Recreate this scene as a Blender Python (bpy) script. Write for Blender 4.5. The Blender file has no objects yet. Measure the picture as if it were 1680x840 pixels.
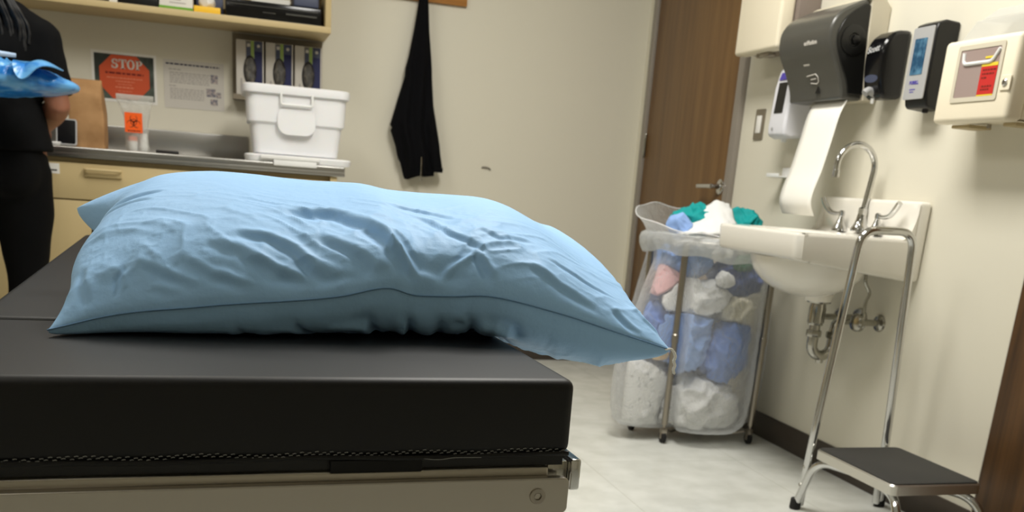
import bpy, bmesh, math, random
import numpy as np
from mathutils import Vector, Matrix, noise as mnoise
random.seed(7)
S = bpy.context.scene
COL = S.collection
PI = math.pi

# ------------------------------------------------------------------ materials
def lin(c):
    return tuple(((v/255.0)/12.92 if v/255.0 <= 0.04045 else ((v/255.0+0.055)/1.055)**2.4) for v in c[:3]) + (1.0,)

def mat(name, rgb, rough=0.5, metal=0.0, spec=0.5, coat=0.0, alpha=1.0, trans=0.0, sheen=0.0,
        noise=None, bump=None, emit=None, ior=1.45, sss=0.0):
    m = bpy.data.materials.new(name); m.use_nodes = True
    nt = m.node_tree; b = nt.nodes['Principled BSDF']
    b.inputs['Base Color'].default_value = lin(rgb)
    b.inputs['Roughness'].default_value = rough
    b.inputs['Metallic'].default_value = metal
    b.inputs['Specular IOR Level'].default_value = spec
    b.inputs['Coat Weight'].default_value = coat
    if coat: b.inputs['Coat Roughness'].default_value = max(0.05, rough*0.95)
    b.inputs['Alpha'].default_value = alpha
    b.inputs['Transmission Weight'].default_value = trans
    b.inputs['IOR'].default_value = ior
    b.inputs['Sheen Weight'].default_value = sheen
    if sss:
        b.inputs['Subsurface Weight'].default_value = sss
        b.inputs['Subsurface Radius'].default_value = (0.02, 0.012, 0.008)
    tc = None
    if noise or bump:
        tc = nt.nodes.new('ShaderNodeTexCoord')
    if noise:           # (scale xyz, second colour, low, high)
        sc, rgb2, lo, hi = noise
        mp = nt.nodes.new('ShaderNodeMapping'); mp.inputs['Scale'].default_value = sc
        nz = nt.nodes.new('ShaderNodeTexNoise'); nz.inputs['Scale'].default_value = 1.0
        nz.inputs['Detail'].default_value = 6.0
        cr = nt.nodes.new('ShaderNodeValToRGB')
        cr.color_ramp.elements[0].position = lo; cr.color_ramp.elements[0].color = lin(rgb)
        cr.color_ramp.elements[1].position = hi; cr.color_ramp.elements[1].color = lin(rgb2)
        nt.links.new(tc.outputs['Object'], mp.inputs['Vector'])
        nt.links.new(mp.outputs['Vector'], nz.inputs['Vector'])
        nt.links.new(nz.outputs['Fac'], cr.inputs['Fac'])
        nt.links.new(cr.outputs['Color'], b.inputs['Base Color'])
    if bump:            # (scale xyz, strength, distance)
        sc, st, di = bump
        mp = nt.nodes.new('ShaderNodeMapping'); mp.inputs['Scale'].default_value = sc
        nz = nt.nodes.new('ShaderNodeTexNoise'); nz.inputs['Scale'].default_value = 1.0
        nz.inputs['Detail'].default_value = 5.0
        bp = nt.nodes.new('ShaderNodeBump'); bp.inputs['Strength'].default_value = st
        bp.inputs['Distance'].default_value = di
        nt.links.new(tc.outputs['Object'], mp.inputs['Vector'])
        nt.links.new(mp.outputs['Vector'], nz.inputs['Vector'])
        nt.links.new(nz.outputs['Fac'], bp.inputs['Height'])
        nt.links.new(bp.outputs['Normal'], b.inputs['Normal'])
    if emit:
        b.inputs['Emission Color'].default_value = lin(emit[0])
        b.inputs['Emission Strength'].default_value = emit[1]
    return m

M = {}
M['wall'] = mat('wall_paint', (221, 216, 199), 0.55, bump=((260,)*3, 0.05, 0.001))
M['ceil'] = mat('ceiling_tile', (232, 230, 222), 0.9, bump=((180,)*3, 0.3, 0.002))
M['base'] = mat('baseboard_vinyl', (66, 58, 50), 0.45)
M['steel'] = mat('brushed_steel', (178, 172, 162), 0.34, 1.0, bump=((6, 6, 900), 0.06, 0.0005))
M['counter'] = mat('counter_steel', (170, 168, 164), 0.3, 1.0, bump=((4, 500, 500), 0.05, 0.0005))
M['chrome'] = mat('chrome', (205, 205, 204), 0.1, 1.0)
M['satin'] = mat('satin_nickel', (160, 153, 142), 0.3, 1.0)
M['platform'] = mat('worn_chrome_edge', (214, 212, 206), 0.32, 1.0)
M['darkchrome'] = mat('tarnished_chrome', (172, 170, 162), 0.18, 1.0)
M['wood'] = mat('door_wood', (122, 92, 56), 0.42, noise=((26, 26, 1.6), (100, 72, 42), 0.30, 0.72), bump=((60, 60, 3), 0.05, 0.001))
M['wood2'] = mat('walnut_wood', (102, 70, 36), 0.42, noise=((30, 30, 1.4), (62, 41, 19), 0.32, 0.70), bump=((60, 60, 3), 0.05, 0.001))
M['railwood'] = mat('oak_rail', (176, 122, 58), 0.45, noise=((3, 60, 60), (150, 96, 40), 0.35, 0.7))
M['frame'] = mat('door_frame_paint', (140, 132, 122), 0.4)
M['edge'] = mat('pale_edge_band', (206, 200, 186), 0.5)
M['cab'] = mat('tan_laminate', (202, 181, 134), 0.5)
M['cabdark'] = mat('tan_laminate_dark', (182, 164, 124), 0.55)
M['ceramic'] = mat('white_china', (236, 232, 222), 0.12, spec=0.5, coat=0.3)
M['cream'] = mat('cream_plastic', (238, 228, 204), 0.4)
M['white'] = mat('white_plastic', (236, 236, 234), 0.35)
M['whitesoap'] = mat('white_dispenser_plastic', (226, 226, 232), 0.35)
M['translwhite'] = mat('milky_plastic', (240, 240, 242), 0.4, sss=0.15)
M['paper'] = mat('paper_white', (234, 232, 226), 0.8)
M['papergrey'] = mat('paper_grey', (208, 203, 194), 0.8)
M['towel'] = mat('paper_towel', (240, 238, 230), 0.9)
M['vinyl'] = mat('black_vinyl', (5, 5, 6), 0.50, spec=0.34, coat=0.16, bump=((420,)*3, 0.10, 0.0006))
M['vinyldk'] = mat('black_webbing', (9, 9, 9), 0.8)
M['thread'] = mat('grey_thread', (120, 120, 116), 0.6)
M['string'] = mat('white_string', (252, 251, 247), 0.6)
M['pillow'] = mat('blue_nonwoven', (163, 209, 255), 0.58, spec=0.3, sheen=0.05, bump=((55, 55, 55), 0.45, 0.003))
M['seam'] = mat('blue_seam', (104, 142, 180), 0.7)
M['black'] = mat('black_plastic', (9, 9, 10), 0.38)
M['blackgloss'] = mat('black_gloss', (12, 12, 14), 0.14)
M['blackrub'] = mat('black_rubber', (24, 23, 22), 0.75, bump=((300,)*3, 0.2, 0.001))
M['matgrey'] = mat('ribbed_rubber_mat', (48, 47, 45), 0.7, bump=((3, 500, 3), 0.3, 0.001))
M['smoke'] = mat('smoke_grey_cover', (74, 73, 68), 0.28, spec=0.5, coat=0.2)
M['smokedk'] = mat('smoke_dark_cover', (20, 20, 19), 0.3)
M['housing'] = mat('beige_housing', (206, 198, 178), 0.5)
M['silver'] = mat('silver_grey_plastic', (168, 168, 168), 0.4)
M['bluewin'] = mat('blue_soap_window', (36, 74, 104), 0.15, noise=((40, 40, 30), (88, 132, 160), 0.42, 0.68))
M['purple'] = mat('purple_print', (78, 66, 160), 0.6)
M['red'] = mat('red_label', (196, 44, 40), 0.5)
M['yellow'] = mat('yellow_label', (232, 204, 60), 0.5)
M['ink'] = mat('dark_ink', (32, 28, 28), 0.7)
M['inkred'] = mat('dark_red_ink', (118, 30, 14), 0.7)
M['inkgrey'] = mat('grey_ink', (166, 160, 156), 0.8)
M['inknavy'] = mat('navy_ink', (58, 58, 84), 0.8)
M['stopred'] = mat('stop_orange_red', (206, 84, 44), 0.6)
M['stoptext'] = mat('stop_faint_text', (226, 136, 104), 0.7)
M['postback'] = mat('poster_green_black', (44, 50, 44), 0.6, noise=((9, 9, 9), (96, 108, 96), 0.45, 0.7))
M['photo'] = mat('small_photo_print', (104, 106, 122), 0.6, noise=((90, 90, 90), (190, 176, 168), 0.40, 0.62))
M['bioorange'] = mat('biohazard_orange', (250, 98, 24), 0.5)
M['kraft'] = mat('kraft_paper', (176, 136, 92), 0.8, noise=((14, 14, 14), (156, 116, 74), 0.4, 0.7), bump=((40,)*3, 0.2, 0.002))
M['jacket'] = mat('black_jersey', (8, 8, 11), 0.9, spec=0.15)
M['scrubs'] = mat('black_scrubs', (6, 6, 7), 0.9, spec=0.2)
M['trousers'] = mat('black_trousers', (3, 3, 4), 0.9, spec=0.2)
M['skin'] = mat('brown_skin', (150, 98, 74), 0.5, sss=0.1)
M['hair'] = mat('black_hair', (14, 12, 12), 0.5)
M['eye'] = mat('eye_white', (230, 226, 220), 0.2)
M['pack'] = mat('blue_plastic_film', (104, 172, 228), 0.22, spec=0.6, noise=((7, 16, 22), (40, 124, 206), 0.46, 0.60), bump=((30,)*3, 0.3, 0.004))
M['packlite'] = mat('pale_blue_film', (176, 200, 232), 0.3)
M['navy'] = mat('navy_print', (20, 26, 78), 0.5)
M['green'] = mat('green_print', (150, 176, 92), 0.5)
M['greenstripe'] = mat('green_stripe', (108, 164, 44), 0.5)
M['slate'] = mat('slate_print', (72, 78, 100), 0.5)
M['nitrile'] = mat('grey_nitrile', (78, 76, 72), 0.55, noise=((60, 60, 40), (118, 112, 102), 0.48, 0.66))
M['grey'] = mat('mid_grey', (124, 118, 108), 0.5)
M['taupe'] = mat('taupe_metal', (132, 120, 112), 0.45)
M['yellowbox'] = mat('yellow_card', (250, 200, 50), 0.5)
M['rack'] = mat('rack_grey_metal', (132, 122, 104), 0.45)
M['diff'] = mat('lamp_diffuser', (255, 255, 255), 0.5, emit=((255, 246, 228), 2.2))

def film(name, rgb, alpha, rough=0.25, crinkle=0.7):
    m = bpy.data.materials.new(name); m.use_nodes = True
    nt = m.node_tree; nt.nodes.clear()
    out = nt.nodes.new('ShaderNodeOutputMaterial')
    tr = nt.nodes.new('ShaderNodeBsdfTransparent')
    pr = nt.nodes.new('ShaderNodeBsdfPrincipled')
    pr.inputs['Base Color'].default_value = lin(rgb); pr.inputs['Roughness'].default_value = rough
    tl = nt.nodes.new('ShaderNodeBsdfTranslucent'); tl.inputs['Color'].default_value = lin(rgb)
    m1 = nt.nodes.new('ShaderNodeMixShader'); m1.inputs['Fac'].default_value = 0.4
    lw = nt.nodes.new('ShaderNodeLayerWeight'); lw.inputs['Blend'].default_value = 0.35
    mr = nt.nodes.new('ShaderNodeMapRange')
    mr.inputs['To Min'].default_value = alpha; mr.inputs['To Max'].default_value = min(0.95, alpha+0.5)
    m2 = nt.nodes.new('ShaderNodeMixShader')
    L = nt.links.new
    tc = nt.nodes.new('ShaderNodeTexCoord'); nz = nt.nodes.new('ShaderNodeTexNoise'); nz.inputs['Scale'].default_value = 16.0; nz.inputs['Detail'].default_value = 5.0; nz.inputs['Distortion'].default_value = 1.2
    bp = nt.nodes.new('ShaderNodeBump'); bp.inputs['Strength'].default_value = crinkle; bp.inputs['Distance'].default_value = 0.02
    L(tc.outputs['Object'], nz.inputs['Vector']); L(nz.outputs['Fac'], bp.inputs['Height']); L(bp.outputs['Normal'], pr.inputs['Normal']); L(bp.outputs['Normal'], lw.inputs['Normal'])
    L(pr.outputs[0], m1.inputs[1]); L(tl.outputs[0], m1.inputs[2])
    L(lw.outputs['Facing'], mr.inputs['Value']); L(mr.outputs[0], m2.inputs['Fac'])
    L(tr.outputs[0], m2.inputs[1]); L(m1.outputs[0], m2.inputs[2]); L(m2.outputs[0], out.inputs['Surface'])
    return m
M['bag'] = film('clear_liner_film', (236, 238, 240), 0.24, 0.22)
M['zip'] = film('zip_bag_film', (240, 240, 234), 0.34, 0.15)
M['clear'] = film('clear_plastic', (222, 222, 218), 0.34, 0.15, 0.0)
M['window'] = film('clear_window', (190, 178, 176), 0.45, 0.12)

# floor: pale speckled tile with faint seams
m = mat('floor_tile', (214, 214, 204), 0.22, spec=0.45)
nt = m.node_tree; b = nt.nodes['Principled BSDF']; L = nt.links.new
tc = nt.nodes.new('ShaderNodeTexCoord')
nz = nt.nodes.new('ShaderNodeTexNoise'); nz.inputs['Scale'].default_value = 9.0; nz.inputs['Detail'].default_value = 8
br = nt.nodes.new('ShaderNodeTexBrick'); br.offset = 0.0
br.inputs['Scale'].default_value = 1.0; br.inputs['Brick Width'].default_value = 0.61; br.inputs['Row Height'].default_value = 0.61
br.inputs['Mortar Size'].default_value = 0.0018; br.inputs['Mortar Smooth'].default_value = 0.3
br.inputs['Color1'].default_value = (1, 1, 1, 1); br.inputs['Color2'].default_value = (0.97, 0.97, 0.97, 1); br.inputs['Mortar'].default_value = (0.78, 0.77, 0.74, 1)
cr = nt.nodes.new('ShaderNodeValToRGB')
cr.color_ramp.elements[0].position = 0.35; cr.color_ramp.elements[0].color = lin((204, 205, 198))
cr.color_ramp.elements[1].position = 0.65; cr.color_ramp.elements[1].color = lin((219, 220, 214))
mx = nt.nodes.new('ShaderNodeMix'); mx.data_type = 'RGBA'; mx.blend_type = 'MULTIPLY'; mx.inputs[0].default_value = 1.0
L(tc.outputs['Object'], nz.inputs['Vector']); L(tc.outputs['Object'], br.inputs['Vector'])
L(nz.outputs['Fac'], cr.inputs['Fac']); L(cr.outputs['Color'], mx.inputs[6]); L(br.outputs['Color'], mx.inputs[7])
L(mx.outputs[2], b.inputs['Base Color'])
M['floor'] = m

# ------------------------------------------------------------------ mesh helpers
def rot_to(d):
    return Vector((0, 0, 1)).rotation_difference(Vector(d).normalized()).to_matrix()

class MB:
    """collects shapes in world coordinates; build() links them as one mesh object"""
    def __init__(s): s.bm = bmesh.new()
    def box(s, lo, hi, bev=0.0, seg=2, M4=None):
        t = bmesh.new()
        vs = [t.verts.new((x, y, z)) for x in (lo[0], hi[0]) for y in (lo[1], hi[1]) for z in (lo[2], hi[2])]
        for f in ((0,1,3,2),(4,6,7,5),(0,4,5,1),(2,3,7,6),(0,2,6,4),(1,5,7,3)): t.faces.new([vs[i] for i in f])
        bmesh.ops.recalc_face_normals(t, faces=t.faces)
        if bev > 0:
            bmesh.ops.bevel(t, geom=t.edges[:], offset=bev, segments=seg, affect='EDGES', profile=0.5)
        s._merge(t, M4); return s
    def _merge(s, t, M4=None):
        if M4 is not None: bmesh.ops.transform(t, matrix=M4, verts=t.verts)
        me = bpy.data.meshes.new('tmp'); t.to_mesh(me); t.free()
        s.bm.from_mesh(me); bpy.data.meshes.remove(me)
    def rings(s, rings, close=True, cap=True):
        """loft a list of equally long point rings"""
        bm = s.bm; R = [[bm.verts.new(p) for p in r] for r in rings]
        n = len(R[0])
        for a, b in zip(R[:-1], R[1:]):
            for i in range(n if close else n-1):
                j = (i+1) % n
                bm.faces.new((a[i], a[j], b[j], b[i]))
        if cap and close:
            bm.faces.new(R[0][::-1]); bm.faces.new(R[-1])
        return s
    def tube(s, pts, r, n=12, cap=True):
        pts = [Vector(p) for p in pts]; rs = r if isinstance(r, (list, tuple)) else [r]*len(pts)
        rings = []; up = None
        for i, p in enumerate(pts):
            d = (pts[min(i+1, len(pts)-1)] - pts[max(i-1, 0)]).normalized()
            if up is None:
                a = Vector((0,0,1)) if abs(d.z) < 0.9 else Vector((1,0,0))
                up = (a - d*a.dot(d)).normalized()
            else: up = (up - d*up.dot(d)).normalized()
            q = d.cross(up)
            rings.append([p + (up*math.cos(2*PI*k/n) + q*math.sin(2*PI*k/n))*rs[i] for k in range(n)])
        return s.rings(rings, True, cap)
    def lathe(s, prof, o, axis=(0,0,1), n=28, cap=True):
        m = rot_to(axis); o = Vector(o)
        return s.rings([[o + m @ Vector((r*math.cos(2*PI*k/n), r*math.sin(2*PI*k/n), h)) for k in range(n)] for r, h in prof], True, cap)
    def prism(s, poly, d0, d1, fn):
        """poly of 2d points, extruded from d0 to d1; fn(a,b,d)->3d"""
        return s.rings([[fn(a, b, d0) for a, b in poly], [fn(a, b, d1) for a, b in poly]])
    def ell(s, c, r, sub=3, M3=None):
        t = bmesh.new(); bmesh.ops.create_icosphere(t, subdivisions=sub, radius=1.0)
        for v in t.verts:
            p = Vector((v.co.x*r[0], v.co.y*r[1], v.co.z*r[2]))
            v.co = (M3 @ p if M3 else p) + Vector(c)
        s._merge(t); return s
    def build(s, name, material, parent=None, loc=None, smooth=True, auto=35, bevel=0.0):
        return link_bm(name, s.bm, material, parent, loc, smooth, auto, bevel)

def root_loc(o):
    v = Vector((0,0,0))
    while o is not None: v += o.location; o = o.parent
    return v

def link_bm(name, bm, material, parent=None, loc=None, smooth=True, auto=35, bevel=0.0):
    bmesh.ops.recalc_face_normals(bm, faces=bm.faces)
    off = Vector(loc) if loc is not None else Vector((0,0,0))
    base = (root_loc(parent) if parent else Vector((0,0,0))) + off
    bmesh.ops.translate(bm, vec=-base, verts=bm.verts)
    me = bpy.data.meshes.new(name); bm.to_mesh(me); bm.free()
    return link_me(name, me, material, parent, off, smooth, auto, bevel)

def link_me(name, me, material, parent=None, off=(0,0,0), smooth=True, auto=35, bevel=0.0):
    o = bpy.data.objects.new(name, me); COL.objects.link(o)
    me.materials.clear(); me.materials.append(material)
    o.location = off
    if parent: o.parent = parent
    if smooth:
        for p in me.polygons: p.use_smooth = True
        if auto: me.set_sharp_from_angle(angle=math.radians(auto))
    if bevel:
        bv = o.modifiers.new('bevel', 'BEVEL'); bv.width = bevel; bv.segments = 2; bv.limit_method = 'ANGLE'; bv.angle_limit = math.radians(40)
    return o

def tag(o, label, cat, group=None):
    o['label'] = label; o['category'] = cat
    if group: o['group'] = group
    return o
def thing(name, label, cat, loc, group=None):
    o = bpy.data.objects.new(name, None); COL.objects.link(o); o.location = loc
    o.empty_display_size = 0.05
    return tag(o, label, cat, group)
def struct(o):
    o['kind'] = 'structure'; return o

def text_mesh(txt, size, bold=0.0, depth=0.0004):
    cu = bpy.data.curves.new('t', 'FONT'); cu.body = txt; cu.size = size; cu.offset = bold
    cu.align_x = 'CENTER'; cu.align_y = 'CENTER'; cu.extrude = depth; cu.resolution_u = 3
    ob = bpy.data.objects.new('t', cu); COL.objects.link(ob)
    dg = bpy.context.evaluated_depsgraph_get(); dg.update()
    me = bpy.data.meshes.new_from_object(ob.evaluated_get(dg))
    bpy.data.objects.remove(ob); bpy.data.curves.remove(cu)
    return me
def text(name, txt, size, material, parent, at, ex, ey, bold=0.0, sx=1.0):
    """flat lettering at point `at`, reading along ex with ey up"""
    me = text_mesh(txt, size, bold)
    ex = Vector(ex).normalized(); ey = Vector(ey).normalized(); ez = ex.cross(ey)
    m4 = Matrix((ex*sx, ey, ez)).transposed().to_4x4()
    m4.translation = Vector(at) - root_loc(parent)
    me.transform(m4)
    return link_me(name, me, material, parent, (0,0,0), smooth=False)

def voxel(bm, size, smooth_it=6, smooth_f=0.5):
    """union of overlapping closed shapes as one continuous surface"""
    me = bpy.data.meshes.new('v'); bmesh.ops.recalc_face_normals(bm, faces=bm.faces); bm.to_mesh(me); bm.free()
    ob = bpy.data.objects.new('v', me); COL.objects.link(ob)
    r = ob.modifiers.new('r', 'REMESH'); r.mode = 'VOXEL'; r.voxel_size = size
    sm = ob.modifiers.new('s', 'SMOOTH'); sm.iterations = smooth_it; sm.factor = smooth_f
    dg = bpy.context.evaluated_depsgraph_get(); dg.update()
    out = bpy.data.meshes.new_from_object(ob.evaluated_get(dg))
    bpy.data.objects.remove(ob); bpy.data.meshes.remove(me)
    nb = bmesh.new(); nb.from_mesh(out); bpy.data.meshes.remove(out)
    return nb

def arc(c, r, a0, a1, n, ax, ay):
    c = Vector(c); ax = Vector(ax); ay = Vector(ay)
    return [c + ax*(r*math.cos(a0+(a1-a0)*i/n)) + ay*(r*math.sin(a0+(a1-a0)*i/n)) for i in range(n+1)]
def fillet(pts, r, n=6):
    pts = [Vector(p) for p in pts]; out = [pts[0]]
    for a, b, c in zip(pts[:-2], pts[1:-1], pts[2:]):
        u = (a-b).normalized(); v = (c-b).normalized()
        k = min(r, (a-b).length*0.49, (c-b).length*0.49)
        for i in range(n+1):
            t = i/n
            out.append((b+u*k)*(1-t)**2 + b*2*t*(1-t) + (b+v*k)*t*t)
    out.append(pts[-1]); return out
def spline(pts, n=8):
    """Catmull-Rom through the points"""
    P = [np.array(p, float) for p in pts]; P = [2*P[0]-P[1]] + P + [2*P[-1]-P[-2]]
    out = []
    for i in range(1, len(P)-2):
        for k in range(n):
            t = k/n
            out.append(tuple(0.5*((2*P[i]) + (-P[i-1]+P[i+1])*t + (2*P[i-1]-5*P[i]+4*P[i+1]-P[i+2])*t*t + (-P[i-1]+3*P[i]-3*P[i+1]+P[i+2])*t**3)))
    out.append(tuple(P[-2])); return out
# ---PILLOW-BEGIN
def interp_curve(pts, t):
    """pts: rows (t,x,y,z); smooth cubic (Catmull) interpolation at t"""
    pts = np.array(pts, float); T = pts[:, 0]; P = pts[:, 1:]
    m = np.gradient(P, T, axis=0)
    i = np.clip(np.searchsorted(T, t, side='right')-1, 0, len(T)-2)
    h = (T[i+1]-T[i])[:, None]; s = ((t-T[i])[:, None])/h
    return ((2*s**3-3*s**2+1)*P[i] + (s**3-2*s**2+s)*h*m[i] + (-2*s**3+3*s**2)*P[i+1] + (s**3-s**2)*h*m[i+1])

_rng = np.random.RandomState(11)
_lat = _rng.rand(64, 64)
def vnoise(x, y):
    xi = np.floor(x).astype(int); yi = np.floor(y).astype(int); fx = x-xi; fy = y-yi
    fx = fx*fx*fx*(fx*(fx*6-15)+10); fy = fy*fy*fy*(fy*(fy*6-15)+10)
    g = lambda a, b: _lat[a % 64, b % 64]
    return (g(xi, yi)*(1-fx)*(1-fy)+g(xi+1, yi)*fx*(1-fy)+g(xi, yi+1)*(1-fx)*fy+g(xi+1, yi+1)*fx*fy)*2-1

PAD_Z = 0.7315
F_PTS = [(0,-.201,1.190,.738),(.06,-.150,1.205,.752),(.21,-.032,1.205,.770),(.42,.134,1.21,.788),(.51,.198,1.215,.800),(.56,.229,1.222,.792),
         (.62,.279,1.222,.792),(.69,.325,1.215,.795),(.80,.420,1.205,.778),(.90,.500,1.20,.757),(1,.588,1.195,.734)]
B_PTS = [(0,-.222,1.628,.854),(.08,-.158,1.665,.866),(.18,-.075,1.69,.866),(.5,.19,1.71,.850),(.85,.47,1.71,.855),(1,.565,1.69,.868)]
L_PTS = [(0,-.201,1.19,.738),(.07,-.186,1.225,.752),(.20,-.186,1.29,.768),(.5,-.172,1.42,.792),(.85,-.172,1.57,.836),(1,-.222,1.628,.854)]
R_PTS = [(0,.588,1.195,.734),(.12,.578,1.26,.752),(.5,.565,1.43,.800),(.85,.555,1.61,.850),(1,.565,1.69,.868)]
# strokes: list of (polyline in u,v), width (m), depth (m, + is a valley), ridge side (+1/-1), ridge gain
STROKES_TOP = [([(.249, .1089), (.296, .0971), (.33, .0715), (.368, .0238), (.415, .0019)], .008, .008, 1, .8), ([(.318, .214), (.415, .1989), (.466, .1211), (.502, .0519), (.546, .0078), (.562, .0019)], .013, .01, 1, .7), ([(.502, .0821), (.534, .0399), (.566, .0078), (.609, .0)], .009, -.008, 1, .6), ([(.601, .0099), (.628, .0343), (.659, .0582)], .006, -.005, 1, .5), ([(.663, .0582), (.682, .0264), (.697, .0038)], .008, .008, 1, .7), ([(.593, .0099), (.621, .0078), (.651, .0019)], .01, .006, -1, .3), ([(.202, .0858), (.253, .0614), (.307, .0189), (.356, .0038)], .008, .006, 1, .8), ([(.102, .0614), (.143, .0316), (.202, .0058)], .005, .004, 1, .8), ([(.167, .0582), (.219, .0213), (.274, .0019)], .005, .004, 1, .8), ([(.084, .0647), (.075, .0458), (.084, .0166)], .006, .004, 1, .8), ([(.022, .5214), (.065, .4724), (.115, .4358)], .007, .005, 1, .7), ([(.012, .5092), (.059, .4176), (.104, .3461)], .005, .003, 1, .7), ([(.689, .147), (.722, .1211), (.785, .1652)], .006, .004, 1, .7), ([(.585, .2089), (.621, .1295), (.685, .0681)], .007, .005, 1, .7), ([(.758, .0519), (.808, .0264), (.874, .0166)], .007, .004, 1, .7), ([(.946, .117), (.964, .075), (1.0, .0488)], .007, -.006, 1, .5), ([(.903, .0458), (.932, .0121), (.95, .0)], .007, .005, 1, .6), ([(.278, .0488), (.33, .0166), (.379, .0019)], .005, .004, 1, .8), ([(.375, .101), (.43, .055), (.474, .0038), (.506, .0)], .009, .007, 1, .8), ([(.132, .0143), (.155, .0058), (.18, .0019)], .004, .003, 1, .8), ([(.018, .1129), (.02, .0681), (.042, .0166)], .006, .004, 1, .7), ([(.229, .0238), (.26, .0078), (.285, .0019)], .004, .003, 1, .8), ([(.798, .1049), (.857, .0971), (.923, .1089)], .005, .003, 1, .8), ([(.53, .3001), (.578, .2889), (.648, .2243)], .008, .004, 1, .6), ([(.368, .0038), (.418, .0121), (.47, .0019)], .006, .004, -1, .7)]
STROKES_BOT = [([(.123, .2945), (.149, .2039), (.18, .0647)], .01, -.007, 1, .6), ([(.26, .0), (.303, .3461), (.368, .1382)], .009, .008, 1, .7), ([(.307, .0), (.345, .0019), (.415, .1652)], .008, .007, 1, .7), ([(.542, .0019), (.554, .0058), (.578, .2191)], .012, .014, 1, .6), ([(.628, .0), (.636, .0), (.651, .0038)], .006, -.01, 1, .5), ([(.621, .0), (.605, .0019), (.625, .3756), (.582, .2191)], .013, .015, 1, .5), ([(.655, .0038), (.667, .0121), (.711, .24)], .012, .012, -1, .6), ([(.682, .0), (.715, .0058), (.754, .0371)], .01, .008, 1, .7), ([(.722, .0019), (.74, .0099), (.751, .0343)], .01, .009, 1, .6), ([(.968, .4358), (.952, .3697), (.918, .2347)], .01, .005, 1, .6), ([(.45, .0019), (.47, .0078), (.51, .1794)], .01, .009, 1, .6), ([(.395, .0), (.43, .0019), (.47, .0189)], .008, .007, 1, .7), ([(.202, .4176), (.239, .256), (.281, .0166)], .008, .006, 1, .7), ([(.791, .0058), (.898, .4237), (.882, .3172)], .01, .004, -1, .6), ([(.077, .2243), (.099, .1515), (.12, .0582)], .008, .005, 1, .6)]
def strokes_disp(U, V, strokes):
    out = np.zeros_like(U); X = U*0.79; Y = V*0.52
    for poly, w, dep, side, gain in strokes:
        w = w*.68; dep = dep*.70
        P = np.array(poly, float)*np.array([0.79, 0.52])
        best = np.full(U.shape, 1e9); sd = np.zeros_like(U); tp = np.zeros_like(U)
        Ls = np.r_[0, np.cumsum(np.linalg.norm(np.diff(P, axis=0), axis=1))]
        for i in range(len(P)-1):
            a = P[i]; d = P[i+1]-a; L2 = (d**2).sum()
            t = np.clip(((X-a[0])*d[0]+(Y-a[1])*d[1])/L2, 0, 1)
            dx = X-(a[0]+t*d[0]); dy = Y-(a[1]+t*d[1]); dist = np.hypot(dx, dy)
            sgn = np.sign(d[0]*dy-d[1]*dx); m = dist < best
            best = np.where(m, dist, best); sd = np.where(m, sgn*dist, sd)
            tp = np.where(m, (Ls[i]+t*math.sqrt(L2))/Ls[-1], tp)
        env = np.clip(tp*(1-tp)*4, 0, 1)**0.5*0.85+0.15
        val = np.exp(-(sd/w)**2)
        rid = np.exp(-((sd-side*1.7*w)/(1.1*w))**2)
        out += dep*env*(-val+gain*rid)
    return out

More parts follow.
